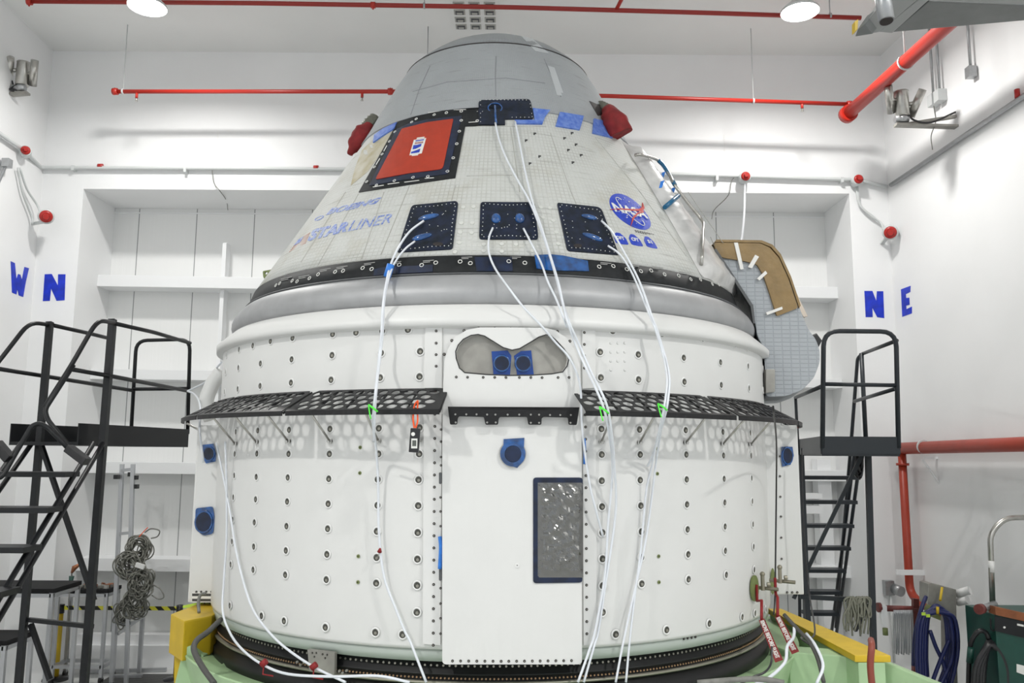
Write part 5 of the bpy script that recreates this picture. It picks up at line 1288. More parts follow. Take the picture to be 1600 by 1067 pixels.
# treads
for (xr, y, k_) in ((112, 738, 0), (84, 794, 1), (50, 856, 2), (16, 916, 3)):
    Yt = 6.62 - 0.29 * k_; a = on_y(xr, y, Yt); z = 2.99 - 0.254 * k_
    bm = B(); add_box(bm, (a.x - 0.62, Yt - 0.10, z - 0.04), (a.x, Yt + 0.13, z)); lpart('tread', bm, M_bsteel, 0.004)
    for i in range(12):
        pass
for k_ in range(4, 10):
    Yt = 6.62 - 0.29 * k_; z = 2.99 - 0.254 * k_; bm = B(); add_box(bm, (-4.12, Yt - 0.10, z - 0.04), (-3.5, Yt + 0.13, z)); lpart('tread', bm, M_bsteel, 0.004)
# stringers: twin tubes
for dx, dy in ((0, 0), (0.0, 0.16)):
    a = P3(-3.47, 6.95 + dy, 3.22); b_ = P3(-3.47, 3.85 + dy, 0.30); bm = B(); add_tube(bm, [a, b_], 0.02, 8); lpart('stringer', bm)
    a = P3(-4.13, 7.05 + dy, 3.22); b_ = P3(-4.13, 3.95 + dy, 0.30); bm = B(); add_tube(bm, [a, b_], 0.02, 8); lpart('stringer', bm)
# cross bracing between the posts
for (a, b_) in (((64, 694, 7.3), (147, 938, 7.15)), ((44, 968, 7.2), (145, 979, 7.1)), ((48, 975, 7.2), (78, 1062, 7.1))):
    bm = B(); add_bar(bm, on_y(*a), on_y(*b_), 0.035, 0.035); lpart('brace', bm)
rail_obj('base_tube', [P3(-3.50, 3.8, 0.14), P3(-3.42, 7.3, 0.14)]); rail_obj('base_tube', [P3(-4.16, 3.9, 0.14), P3(-4.14, 7.4, 0.14)])
for x, y in ((-3.5, 3.9), (-4.16, 4.0), (-3.42, 7.3), (-4.14, 7.4)):
    bm = B(); add_tube(bm, [P3(x - 0.02, y, 0.065), P3(x + 0.02, y, 0.065)], 0.063, 18); lpart('caster', bm, M_rubber)

# ================================================================== RIGHT ROLLING LADDER
lad2 = thing('platform_ladder', (3.8, 9.2, 0), 'dark grey-green rolling platform ladder right of the spacecraft', 'ladder')
def r2(name, pts, r=0.021, rad=0.12):
    bm = B(); add_tube(bm, round_pts(pts, rad), r, 10); return obj(name, bm, M_gsteel, lad2)
r2('end_hoop', [on_y(1285, 700, 8.4), on_y(1287, 517, 8.4), on_y(1400, 518, 8.4), on_y(1404, 700, 8.4)], 0.024, 0.16)
r2('mid_rail', [on_y(1286, 600, 8.4), on_y(1402, 602, 8.4)])
r2('top_rail', [on_y(1401, 532, 8.4), on_y(1347, 553, 10.2)])
r2('mid_rail', [on_y(1400, 607, 8.4), on_y(1335, 627, 10.1)])
r2('mid_rail', [on_y(1283, 604, 8.4), on_y(1243, 621, 10.0)])
r2('rear_post', [on_y(1346, 552, 10.1), on_y(1353, 690, 10.0)], 0.026)
r2('handrail', [on_y(1347, 553, 10.2), on_y(1340, 560, 10.25), on_y(1330, 690, 10.35), on_y(1306, 980, 12.4)], 0.022)
r2('rear_post', [on_y(1243, 619, 10.0), on_y(1247, 700, 10.0), on_y(1250, 1000, 10.0)], 0.018)
zd = 3.19
q0 = on_y(1284, 703, 8.4); q1 = on_y(1405, 703, 8.4); q2 = on_y(1352, 706, 10.0); q3 = on_y(1250, 706, 10.0)
for v in (q0, q1, q2, q3): v.z = zd
bm = B(); add_hexa(bm, [v + Vector((0, 0, -0.04)) for v in (q0, q1, q2, q3)], [q0, q1, q2, q3]); bmesh.ops.recalc_face_normals(bm, faces=bm.faces[:]); obj('deck', bm, M_gsteel, lad2)
for a, b_ in ((q0, q1), (q3, q0), (q1, q2)):
    obj('toe_board', board(a, b_, 3.17, 3.345), M_gsteel, lad2)
pr_ = on_y(1356, 706, 9.1); 
for x0 in (1356, 1251):
    p = on_y(x0, 706, 9.1 if x0 > 1300 else 9.3); e = on_y(1364, 1067, 9.1) if x0 > 1300 else Vector((p.x, p.y, 0)); bm = B(); add_bar(bm, Vector((e.x, p.y, 0.06)), Vector((p.x, p.y, 3.16)), 0.055, 0.055); obj('post', bm, M_gsteel, lad2)
for k_, (y, x0, x1) in enumerate(((743, 1249, 1339), (781, 1251, 1335), (818, 1252, 1330), (853, 1253, 1325), (888, 1254, 1318), (922, 1255, 1312), (955, 1256, 1307), (985, 1257, 1301))):
    Yt = 10.30 + 0.27 * k_; a = on_y(x0, y, Yt); b_ = on_y(x1, y, Yt); bm = B(); add_box(bm, (a.x, Yt - 0.1, a.z - 0.045), (b_.x, Yt + 0.12, a.z)); obj('tread', bm, M_gsteel, lad2, bevel=0.004)
for x_a, x_b, dy in ((1346, 1307, 0), (1336, 1299, 0.1), (1251, 1258, 0)):
    bm = B(); add_tube(bm, [on_y(x_a, 700, 10.1 + dy), on_y(x_b, 990, 12.35 + dy)], 0.022, 8); obj('stringer', bm, M_gsteel, lad2)
bm = B(); add_bar(bm, on_y(1349, 706, 9.2), on_y(1240, 935, 9.4), 0.04, 0.04); obj('brace', bm, M_gsteel, lad2)
bm = B(); add_bar(bm, on_y(1357, 938, 9.1), on_y(1250, 932, 9.3), 0.045, 0.045); obj('brace', bm, M_gsteel, lad2)
bm = B(); add_bar(bm, on_y(1357, 945, 9.1), on_y(1336, 985, 9.3), 0.035, 0.035); obj('brace', bm, M_gsteel, lad2)
for i, (x, y) in enumerate(((pr_.x, 9.1), (3.2, 9.3))):
    bm = B(); add_tube(bm, [P3(x - 0.02, y, 0.065), P3(x + 0.02, y, 0.065)], 0.063, 16); obj('caster', bm, M_rubber, lad2)
# coil of black cord on it and grey lead bundle
def coil(name, cx_, cy_, Y, rx, rz, n_, r, mt, label, cat, jit=0.3, seed=1, loops=1.0, tilt=0.25):
    rs = random.Random(seed); c_ = on_y(cx_, cy_, Y); bm = B()
    for i in range(n_):
        sx = rx * rs.uniform(1 - jit, 1 + jit); sz = rz * rs.uniform(1 - jit, 1 + jit); ox = rs.uniform(-1, 1) * rx * 0.35; oz = rs.uniform(-1, 1) * rz * 0.2; yy = rs.uniform(-0.05, 0.05); ph = rs.uniform(-tilt, tilt)
        pts = []
        for k_ in range(17):
            t = 2 * PI * k_ / 16; x = sx * math.sin(t); z = sz * math.cos(t); pts.append(c_ + Vector((ox + x * math.cos(ph) + z * math.sin(ph), yy + 0.03 * math.sin(t + i), oz - x * math.sin(ph) + z * math.cos(ph))))
        add_tube(bm, pts, r, 6)
    return tag(obj(name, bm, mt), label, cat)
coil('coiled_cord', 1343, 725, 9.9, 0.03, 0.13, 6, 0.012, M_rubber, 'small black cord coil hung under the right platform', 'cable', seed=3)
bm = B(); rs = random.Random(11)
for i in range(26):
    x0 = rs.uniform(1328, 1352); x1 = x0 + rs.uniform(-14, 10); Yb = 9.0 + rs.uniform(-0.06, 0.06); xm = (x0 + x1) / 2 + rs.uniform(-9, 9); yb = rs.uniform(958, 994)
    add_tube(bm, smooth_pts([on_y(x0 + rs.uniform(-8, 8), 945 + rs.uniform(0, 20), Yb), on_y(x0, 934, Yb), on_y(xm, 938, Yb), on_y(x1, 962, Yb), on_y(x1 + rs.uniform(-6, 6), yb, Yb)], 4), 0.010, 6)
tag(obj('lead_bundle', bm, mat('khaki_cable', (0.24, 0.24, 0.19), 0.5)), 'bundle of grey leads draped over the right ladder brace', 'cable')

# ================================================================== PIPES ON WALLS AND CEILING
def pipe_thing(name, pts, r, mt, label, cat, group=None, rad=0.15):
    t = thing(name, pts[0], label, cat, group); bm = B(); add_tube(bm, round_pts(pts, rad), r, 14); obj('pipe', bm, mt, t); return t
def hanger(t, top, P, mt=M_galv, r=0.03):
    bm = B(); add_tube(bm, [P + Vector((0, 0, r)), Vector((P.x, P.y, top))], 0.007, 6); add_tube(bm, [P + Vector((0.012, 0, 0)), P + Vector((-0.012, 0, 0))], r * 1.25, 14); obj('hanger', bm, mt, t)
def nozzle(t, P):
    bm = B(); add_tube(bm, [P, P + Vector((0, 0, -0.09))], 0.02, 8); add_tube(bm, [P + Vector((0, 0, -0.085)), P + Vector((0, 0, -0.13))], 0.014, 8, mi=1); add_tube(bm, [P + Vector((0, 0, -0.13)), P + Vector((0, 0, -0.135))], 0.022, 10, mi=1); obj('sprinkler', bm, [M_redpipe, M_steel], t)
# ceiling run
YT = 10.25
t = pipe_thing('sprinkler_pipe', [on_y(42, 2, YT), on_y(400, 5, YT), on_y(800, 11.5, YT), on_y(1100, 20, YT), on_y(1345, 28, YT)], 0.030, mat('shaded_red_pipe_paint', (0.30, 0.022, 0.016), 0.4), 'red sprinkler pipe running high under the ceiling behind the lamps', 'pipe')  # pipe red darkened in the colour to stand for dimmer light up here
for x, y in ((663, 9), (1297, 25)): hanger(t, CEIL, on_y(x, y, YT), r=0.033)
for x, y in ((583, 8), (46, 3)):
    P = on_y(x, y, YT); bm = B(); add_tube(bm, [P + Vector((-0.03, 0, 0)), P + Vector((0.03, 0, 0))], 0.042, 12); add_tube(bm, [P + Vector((0, 0, -0.02)), P + Vector((0, 0, -0.06))], 0.012, 8); obj('coupling', bm, M_redpipe, t)
P = on_y(963, 15, YT); bm = B(); add_tube(bm, [P, Vector((P.x + 0.12, P.y - 0.5, P.z + 0.1))], 0.026, 10); obj('branch', bm, M_redpipe, t)
# wall run
YM = 11.2
mid = [on_y(178, 143, YM), on_y(620, 143, YM), on_y(950, 150, YM), on_y(1330, 163, YM)]
t = pipe_thing('sprinkler_pipe', mid, 0.030, M_redpipe, 'bright red sprinkler pipe along the back wall behind the capsule top', 'pipe')
for x, y in ((192, 143), (1177, 158)): hanger(t, CEIL - 0.0, on_y(x, y, YM), M_conduit, 0.033)
bm = B(); P = on_y(668, 90, YM); add_tube(bm, [P, Vector((P.x, P.y, CEIL))], 0.007, 6); obj('hanger', bm, M_galv, t)
for x, y in ((214, 144), (566, 143), (1253, 160)): nozzle(t, on_y(x, y, YM))
for x, y in ((180, 143), (610, 143), (1327, 163)):
    P = on_y(x, y, YM); bm = B(); add_tube(bm, [P + Vector((-0.035, 0, 0)), P + Vector((0.035, 0, 0))], 0.048, 12); add_tube(bm, [P + Vector((0, -0.02, 0.045)), P + Vector((0, -0.02, -0.06))], 0.010, 6); obj('coupling', bm, M_redpipe, t)
# large main on the right, running toward the viewer
s0 = on_y(1325, 178, YM - 0.1)
s1 = s0 + WDIR * -6.0
t = pipe_thing('sprinkler_main', [s0, s1], 0.088, M_redpipe, 'thick bright red pipe slanting overhead at the upper right', 'pipe')
bm = B(); add_tube(bm, [s0 + WDIR * 0.05, s0 - WDIR * 0.06], 0.12, 18); obj('coupling', bm, M_redpipe, t)
P = s0 - WDIR * 1.55; bm = B(); add_tube(bm, [P - WDIR * 0.012, P + WDIR * 0.012], 0.1, 18); add_tube(bm, [P + Vector((0, 0, 0.09)), Vector((P.x, P.y, CEIL))], 0.01, 8); obj('hanger', bm, M_conduit, t)
# white conduit with fittings
yc = YW - 0.06
cond = [on_left(-30, 188, 0.06), on_left(40, 237, 0.06), on_y(64, 262, yc), on_y(330, 263, yc), on_y(620, 265, yc), on_y(1050, 272, yc), on_y(1340, 281, yc), on_y(1386, 292, yc)]
t = pipe_thing('conduit', cond, 0.030, M_conduit, 'grey painted conduit running across the back wall above the recess', 'conduit', rad=0.08)
t2 = pipe_thing('conduit', [on_right(1392, 289, 0.05), on_right(1600, 150, 0.05), on_right(1760, 44, 0.05)], 0.032, M_galv, 'galvanised conduit climbing along the right wall', 'conduit')
for x, y in ((157, 259.5), (494, 262)):
    P = on_y(x, y, yc); bm = B(); add_tube(bm, [P + Vector((-0.035, 0, 0)), P + Vector((0.035, 0, 0))], 0.036, 12); obj('red_collar', bm, M_bulb, t)
P = on_right(1590, 153, 0.06); bm = B(); add_tube(bm, [P, P + Vector((0, 0, 0.1))], 0.03, 10); obj('red_collar', bm, M_bulb, t2)
for x in (115, 290, 1120, 1315):
    y = 262 + (x - 60) * 0.0155; P = on_y(x, y, yc); bm = B(); add_box(bm, (P.x - 0.02, P.y - 0.035, P.z - 0.04), (P.x + 0.02, YW, P.z + 0.035)); obj('clamp', bm, M_conduit, t)
# red detectors
def detector(px, py, place, label, stem=None, r=0.065, nrm=Vector((0, -1, 0))):
    P = place; t = thing('flame_detector', P, label, 'detector')
    bm = B(); add_tube(bm, [P - nrm * 0.10, P + nrm * 0.02, P + nrm * 0.03], r, 20, radii=[r * 1.25, r * 1.3, r * 1.1]); obj('base', bm, M_conduit, t)
    bm = B(); add_tube(bm, [P + nrm * 0.025, P + nrm * 0.05, P + nrm * 0.06], r, 20, radii=[r * 1.05, r, r * 0.7]); add_tube(bm, [P + nrm * 0.055, P + nrm * 0.10], r * 0.55, 16, radii=[r * 0.6, r * 0.45]); obj('red_head', bm, M_bulb, t)
    if stem:
        for s_ in stem:
            bm = B(); add_tube(bm, smooth_pts(s_, 5), 0.016, 8); obj('flexible_lead', bm, M_conduit, t)
    return t
Lq = on_left(40, 236, 0.12)
detector(0, 0, Lq, 'small red detector on the left wall conduit, near the camera unit', None, 0.06, Vector((0.5, -0.85, 0)).normalized())
Lb = on_left(72, 338, 0.30)
tt = detector(0, 0, Lb, 'red domed detector on a bracket above the blue W and N', [[on_left(28, 262, 0.06), on_left(35, 300, 0.05), on_left(48, 335, 0.05), on_left(52, 350, 0.08)], [on_left(31, 262, 0.06), on_left(42, 295, 0.06), on_left(58, 320, 0.1), on_left(63, 333, 0.2)]], 0.085, Vector((0.45, -0.8, -0.3)).normalized())
bm = B(); add_bar(bm, on_left(50, 350, 0.0), Lb + Vector((-0.02, 0.05, -0.06)), 0.05, 0.03); obj('bracket', bm, M_conduit, tt)
detector(0, 0, on_y(1164, 276.5, yc - 0.1), 'red detector on the back wall conduit nearest the capsule')
detector(0, 0, on_y(1340, 281, yc - 0.1), 'red detector at the right end of the back wall conduit', [[on_y(1338, 292, yc), on_y(1342, 318, yc), on_y(1360, 337, yc), on_y(1376, 348, yc), on_y(1381, 360, yc - 0.15)], [on_y(1340, 292, yc), on_y(1344, 320, yc), on_y(1366, 340, yc), on_y(1379, 352, yc), on_y(1384, 362, yc - 0.15)]])
tt = detector(0, 0, on_y(1391, 363, YW - 0.28), 'red domed detector above the blue N and E', None, 0.085, Vector((-0.35, -0.85, -0.3)).normalized())
bm = B(); add_bar(bm, on_y(1378, 381, YW), on_y(1390, 366, YW - 0.22), 0.06, 0.02); obj('bracket', bm, M_conduit, tt)
# loose wires over the recess
free_line('loose_wire', [(331, 262, YW - 0.05), (334, 285, YW - 0.04), (345, 300, YW - 0.03), (354, 314, 12.6), (356, 328, 12.85)], 0.006, M_grey, 'thin loose wire hanging into the recess at the upper left', 'wire')
free_line('loose_wire', [(1150, 275, YW - 0.08), (1143, 283, YW - 0.04), (1138, 305, YW - 0.02), (1116, 328, 12.5), (1112, 342, 12.9)], 0.006, M_grey, 'thin loose wire hanging into the recess right of the capsule', 'wire')
# red wall pipe on the right with its drop
R0 = on_right(1398, 700, 0.22); R1 = on_right(1640, 690, 0.22)
h0 = on_y(1398, 701, 11.0); h1 = on_y(1600, 692, 8.9); h2 = h1 + (h1 - h0) * 0.4
base = RW0
def nearwall(px, py, off): return on_right(px, py, off)
t = pipe_thing('red_wall_pipe', [nearwall(1398, 701, 0.18), nearwall(1600, 694, 0.18), nearwall(1800, 688, 0.18)], 0.082, M_redpipe2, 'orange-red pipe along the right wall with a vertical drop', 'pipe')
dp0 = nearwall(1409, 703, 0.18); dp1 = nearwall(1417, 925, 0.18)
dp1 = Vector((dp0.x, dp0.y, nearwall(1417, 925, 0.18).z))
bm = B(); add_tube(bm, round_pts([dp0, dp1, dp1 + Vector((0.0, -0.35, -0.10)), dp1 + Vector((0.02, -0.9, -0.12))], 0.15), 0.055, 14); obj('drop_pipe', bm, M_redpipe2, t)
for z in (0.13, 0.0):
    bm = B(); P = dp0 + Vector((0, 0, -0.18)); add_tube(bm, [P, P + Vector((0, 0, -0.035))], 0.085, 16); obj('flange', bm, M_redpipe2, t); break
P = nearwall(1443, 698, 0.18); bm = B(); add_tube(bm, [P - WDIR * 0.012, P + WDIR * 0.012], 0.092, 16); obj('pipe_clamp', bm, M_conduit, t)
bm = B(); A = nearwall(1443, 708, 0.18); add_bar(bm, A + Vector((0, 0, -0.06)), A + Vector((0.22, 0, -0.06)), 0.04, 0.03); add_bar(bm, A + Vector((-0.02, 0, -0.08)), A + Vector((0.2, 0, -0.42)), 0.035, 0.02); add_bar(bm, A + Vector((0.2, 0, 0.0)), A + Vector((0.2, 0, -0.45)), 0.035, 0.02); obj('wall_bracket', bm, M_trim, t)
P = Vector((dp0.x, dp0.y, nearwall(1413, 892, 0.18).z)); bm = B()
add_box(bm, (P.x - 0.20, P.y - 0.075, P.z - 0.03), (P.x + 0.28, P.y - 0.055, P.z + 0.04)); add_box(bm, (P.x + 0.20, P.y - 0.07, P.z - 0.02), (P.x + 0.24, P.y + 0.0, P.z + 0.20)); obj('white_strut', bm, M_trim, t)
bm = B(); P = dp1 + Vector((0.0, -0.55, -0.12)); add_tube(bm, [P, P + Vector((0, -0.3, 0))], 0.085, 14); obj('valve_joint', bm, M_primer, t)

# ceiling grille
g0 = on_z(710, 44, CEIL); g1 = on_z(778, 44, CEIL); g2 = on_z(712, -12, CEIL)
t = thing('ceiling_grille', ((g0.x + g1.x) / 2, g0.y, CEIL - 0.02), 'pale square ceiling grille of small lenses above the capsule top', 'ceiling grille')
bm = B(); add_box(bm, (g0.x, g2.y, CEIL - 0.02), (g1.x, g0.y, CEIL + 0.0)); obj('frame', bm, M_ceil, t)
wx_ = (g1.x - g0.x) / 3; dy_ = 0.17
for i in range(3):
    for j in range(5):
        cx_ = g0.x + wx_ * (i + 0.5); cy_ = g0.y - 0.09 - j * dy_ * 1.15
        bm = B(); add_box(bm, (cx_ - wx_ * 0.37, cy_ - 0.065, CEIL - 0.032), (cx_ + wx_ * 0.37, cy_ + 0.065, CEIL - 0.02), 0); add_box(bm, (cx_ - wx_ * 0.27, cy_ - 0.04, CEIL - 0.045), (cx_ + wx_ * 0.27, cy_ + 0.04, CEIL - 0.032), 1); add_box(bm, (cx_ - wx_ * 0.18, cy_ - 0.02, CEIL - 0.05), (cx_ + wx_ * 0.18, cy_ + 0.02, CEIL - 0.045), 0)
        obj('lens', bm, [mat('grille_grey', (0.45, 0.45, 0.42), 0.5), M_dgrey], t)

# surveillance camera units
def cam_unit(c_, wall, label, flip):
    t = thing('camera_unit', c_, label, 'camera')
    bm = B(); add_tube(bm, [c_ + Vector((0, 0, -0.17)), c_ + Vector((0, 0, -0.16)), c_ + Vector((0, 0, 0.15)), c_ + Vector((0, 0, 0.17)), c_ + Vector((0, 0, 0.18))], 0.085, 24, radii=[0.075, 0.088, 0.088, 0.092, 0.06]); obj('housing', bm, M_steel, t)
    for s_, dz in ((-1, 0.05), (1, 0.0)):
        bm = B(); h = c_ + Vector((s_ * 0.17, -0.04, dz)); dn = Vector((-0.06 * flip, -0.10, 0.14)) if s_ < 0 else Vector((0.05, -0.08, 0.15))
        add_tube(bm, [h - dn, h + dn], 0.052, 18, radii=[0.055, 0.05]); add_tube(bm, [c_ + Vector((s_ * 0.06, 0, dz)), h], 0.028, 10); obj('wash_tube', bm, M_steel, t)
    bm = B(); add_ball(bm, c_ + Vector((0, -0.02, -0.20)), 0.06, 0.06, 0.05); add_tube(bm, [c_ + Vector((-0.11, -0.02, -0.21)), c_ + Vector((0.06, -0.02, -0.21))], 0.045, 14); obj('swivel', bm, M_galv, t)
    a = c_ + Vector((0, 0, -0.28)); bm = B(); add_bar(bm, a + Vector((-0.1 * (1 if wall.x > a.x else -1), 0, 0.0)), Vector((wall.x, wall.y, a.z - 0.02)), 0.10, 0.03); add_bar(bm, a, Vector((wall.x, wall.y, a.z + 0.12)), 0.05, 0.04); obj('bracket', bm, M_sheet, t)
    bm = B(); add_tube(bm, smooth_pts([c_ + Vector((0.05, -0.03, -0.12)), c_ + Vector((0.12 * (1 if wall.x > a.x else -1), -0.06, -0.24)), Vector(((c_.x + wall.x) / 2, c_.y - 0.05, c_.z - 0.26)), Vector((wall.x, wall.y, c_.z - 0.1))], 6), 0.013, 8); obj('lead', bm, M_rubber, t)
    return t
cR = on_y(1409, 163, 10.2); wR = Vector((wx(RW0, 10.2), 10.2, cR.z))
cam_unit(cR, wR, 'steel surveillance camera with side tubes, high on the right wall', 1)
cL = on_y(36, 116, 11.0); wL_ = Vector((wx(LW0, 11.0), 11.0, cL.z))
cam_unit(cL, wL_, 'steel surveillance camera with side tubes, high on the left wall', -1)
free_line('black_cable', [(8, 150, 11.2), (3, 175, 11.2), (2, 198, 11.2), (12, 216, 11.25), (17, 230, 11.3), (11, 250, 11.3)], 0.014, M_rubber, 'black flexible lead dropping below the left wall camera', 'cable')
bm = B(); P = on_left(11, 255, 0.08); add_box(bm, (P.x - 0.05, P.y - 0.05, P.z - 0.06), (P.x + 0.05, P.y + 0.05, P.z + 0.06)); add_tube(bm, [P, P + Vector((-0.1, 0.0, -0.3))], 0.02, 8); tag(obj('junction_box', bm, M_galv, bevel=0.008), 'small grey junction box on the left wall under the camera lead', 'junction box')
t = thing('junction_box', on_right(1462, 155, 0.0), 'pair of grey junction boxes with two conduits beside the right camera', 'junction box')
for i, (x, y, x2) in enumerate(((1459, 157, 1455), (1469, 150, 1463))):
    P = on_right(x, y, 0.06); bm = B(); add_box(bm, (P.x - 0.06, P.y - 0.06, P.z - 0.08), (P.x + 0.06, P.y + 0.06, P.z + 0.08)); obj('box', bm, M_conduit, t, bevel=0.006)
    bm = B(); add_tube(bm, [P + Vector((0, 0, 0.05)), P + Vector((0, 0, 1.45))], 0.018, 8); obj('conduit', bm, M_galv, t)
P = on_right(1517, 113, 0.06); t = thing('outlet_box', P, 'small grey outlet box hanging on a conduit high on the right wall', 'junction box')
bm = B(); add_box(bm, (P.x - 0.05, P.y - 0.05, P.z - 0.07), (P.x + 0.05, P.y + 0.05, P.z + 0.07)); obj('box', bm, M_galv, t, bevel=0.006)
bm = B(); add_tube(bm, [P + Vector((0, 0, 0.05)), P + Vector((0, 0, 1.2))], 0.018, 8); obj('conduit', bm, M_galv, t)
free_line('loose_wire', [(1459, 165, 10.2), (1462, 190, 10.2), (1455, 212, 10.2), (1457, 234, 10.2)], 0.006, M_grey, 'thin loose wire below the right junction boxes', 'wire')

# crane arm, upper right
t = thing('crane_arm', on_y(1480, 20, 5.5), 'dark grey steel crane arm overhead in the top right corner', 'crane')
LG = mat('light_grey_crane_paint', (0.30, 0.31, 0.31), 0.45)
def flatbox(name, q, Z, h, mt, bev=0.008, sh=0.0):
    a = [on_z(x, y, Z) for x, y in q]; bm = B(); add_hexa(bm, a, [p + Vector((sh, 0, h)) for p in a]); bmesh.ops.recalc_face_normals(bm, faces=bm.faces[:]); return obj(name, bm, mt, t, bevel=bev)
flatbox('box_beam', [(1452, 2), (1625, 9), (1625, 30), (1394, 50.5)], 6.0, 0.35, M_mgrey)
flatbox('lower_flange', [(1440, -6), (1625, -2), (1625, 8), (1450, 1)], 5.985, 0.02, LG)
flatbox('end_plate', [(1372, 50), (1394, 52), (1456, -4), (1440, -4)], 5.97, 0.40, LG)
flatbox('end_foot', [(1336, 57.5), (1364, 53), (1352, 38), (1340, 46)], 5.93, 0.10, M_mgrey, sh=0.07)
flatbox('side_plate', [(1336, 56), (1373, 50.5), (1440, -6), (1385, -4)], 5.97, 0.38, LG, sh=0.26)
bm = B(); P = on_y(1385, 33, 4.55); add_tube(bm, [P, P + Vector((-0.005, 0.03, 0.28))], 0.045, 24); obj('roller', bm, M_galv, t)
bm = B(); add_tube(bm, [P + Vector((0, -0.001, -0.003)), P + Vector((0, 0, 0.002))], 0.037, 24); obj('roller_bore', bm, M_hole, t)
bm = B(); prism_y(bm, [(1336, 33), (1341, 30), (1340, 46), (1336, 49)], 5.15, 5.2); obj('yellow_stop', bm, M_yellow, t)
bm = B(); a = on_y(1640, -60, 5.1); add_bar(bm, a, Vector((a.x, a.y, CEIL)), 0.3, 0.3); obj('hanger', bm, M_mgrey, t)

# ================================================================== BLUE WALL LETTERS
def letter(polys, fn, label):
    bm = B()
    for q in polys: add_patch(bm, q, fn, 0.004, -0.002, 0)
    tag(obj('wall_letter', bm, M_letter), label, 'wall letter')
letter([[[(16.5, 408), (23, 411), (25.5, 436), (28, 428), (31.5, 429), (34, 437), (38, 417), (45, 419), (40, 441), (36, 464), (29, 461.5), (27, 452), (25.5, 460), (18.5, 457)]]], sfn_left(), 'blue capital W on the left wall beside the corner')
letter([[[(70, 428.5), (81, 428), (90.5, 446), (91, 428.5), (102.5, 428.5), (101, 469), (88.5, 470), (80, 451), (78, 470), (67, 470.5)]]], sfn_y(YW), 'blue capital N on the back wall at the left')
letter([[[(1350.5, 454.5), (1363, 454.5), (1369, 470), (1370, 455), (1380, 455), (1381.5, 497), (1370.5, 495.5), (1363, 481), (1363.5, 495.5), (1352.5, 495.5)]]], sfn_y(YW), 'blue capital N on the back wall at the right')
letter([[[(1408, 452), (1423, 446.5), (1422.5, 456), (1415.5, 459.5), (1416, 465.5), (1421, 465), (1421.5, 476), (1416, 477.5), (1416.5, 483), (1425, 479), (1425, 489.5), (1410, 495)]]], sfn_right(), 'blue capital E on the right wall beside the corner')

# ================================================================== BOTTOM LEFT
def post(px, y0, y1, label):
    P = on_z(px, y1, 0); zt = on_y(px, y0, P.y).z
    t = thing('barrier_post', P, label, 'barrier post')
    bm = B(); add_tube(bm, [P + Vector((0, 0, 0.03)), Vector((P.x, P.y, zt - 0.10))], 0.036, 16); obj('pole', bm, M_yellow, t)
    bm = B(); add_tube(bm, [Vector((P.x, P.y, zt - 0.12)), Vector((P.x, P.y, zt))], 0.045, 16); obj('belt_head', bm, M_rubber, t)
    bm = B(); add_tube(bm, [P, P + Vector((0, 0, 0.03)), P + Vector((0, 0, 0.05))], 0.18, 24, radii=[0.18, 0.17, 0.05]); obj('base', bm, M_rubber, t)
    return P, zt
Pa, za = post(87, 944, 1062, 'yellow barrier post with black base, behind the left ladder')
Pb = Vector((on_y(278, 1000, Pa.y).x, Pa.y, 0)); 
t = thing('barrier_post', Pb, 'yellow barrier post beside the yellow block of the stand', 'barrier post')
bm = B(); add_tube(bm, [Pb + Vector((0, 0, 0.03)), Vector((Pb.x, Pb.y, za - 0.1))], 0.036, 16); obj('pole', bm, M_yellow, t)
bm = B(); add_tube(bm, [Vector((Pb.x, Pb.y, za - 0.12)), Vector((Pb.x, Pb.y, za))], 0.045, 16); obj('belt_head', bm, M_rubber, t)
bm = B(); add_tube(bm, [Pb, Pb + Vector((0, 0, 0.03)), Pb + Vector((0, 0, 0.05))], 0.18, 24, radii=[0.18, 0.17, 0.05]); obj('base', bm, M_rubber, t)
bm = B(); add_box(bm, (Pa.x + 0.03, Pa.y - 0.002, za - 0.075), (Pb.x - 0.03, Pa.y + 0.002, za - 0.02)); tag(obj('barrier_belt', bm, M_caution), 'black and yellow striped belt stretched between two barrier posts', 'barrier belt')
# ribbed mat
m0 = on_z(200, 1052, 0); bm = B(); add_box(bm, (on_z(170, 1060, 0).x, 9.6, 0.0), (-2.6, m0.y - 0.1, 0.02)); tag(obj('floor_mat', bm, M_mat), 'dark ribbed mat on the floor behind the left ladder', 'mat')
# benches of aluminium profile
def bench(x0, x1, y0, y1, h, label, extra=False):
    t = thing('profile_bench', ((x0 + x1) / 2, (y0 + y1) / 2, 0), label, 'bench')
    w_ = 0.045
    for x in (x0, x1):
        for y in (y0, y1):
            bm = B(); add_box(bm, (x - w_ / 2, y - w_ / 2, 0.06), (x + w_ / 2, y + w_ / 2, h)); obj('leg', bm, M_alu, t, bevel=0.004)
            bm = B(); add_tube(bm, [P3(x - 0.02, y, 0.045), P3(x + 0.02, y, 0.045)], 0.045, 14); obj('caster', bm, M_rubber, t)
    for z in (h - 0.03, 0.22):
        bm = B()
        for (a, b_) in (((x0, y0), (x1, y0)), ((x0, y1), (x1, y1)), ((x0, y0), (x0, y1)), ((x1, y0), (x1, y1))):
            add_bar(bm, P3(a[0], a[1], z), P3(b_[0], b_[1], z), w_, w_)
        obj('rail_frame', bm, M_alu, t)
    bm = B(); add_box(bm, (x0 - 0.03, y0 - 0.03, h), (x1 + 0.03, y1 + 0.03, h + 0.05)); obj('top_tray', bm, mat('matt_black_tray', (0.012, 0.012, 0.013), 0.7, spec=0.2), t, bevel=0.004)
    return t
b0 = on_y(97, 925, 12.0); b1 = on_y(172, 925, 12.0)
bench(b0.x, b1.x, 11.9, 12.25, on_y(120, 926, 11.9).z, 'aluminium bench holding small metal parts, behind the striped belt')
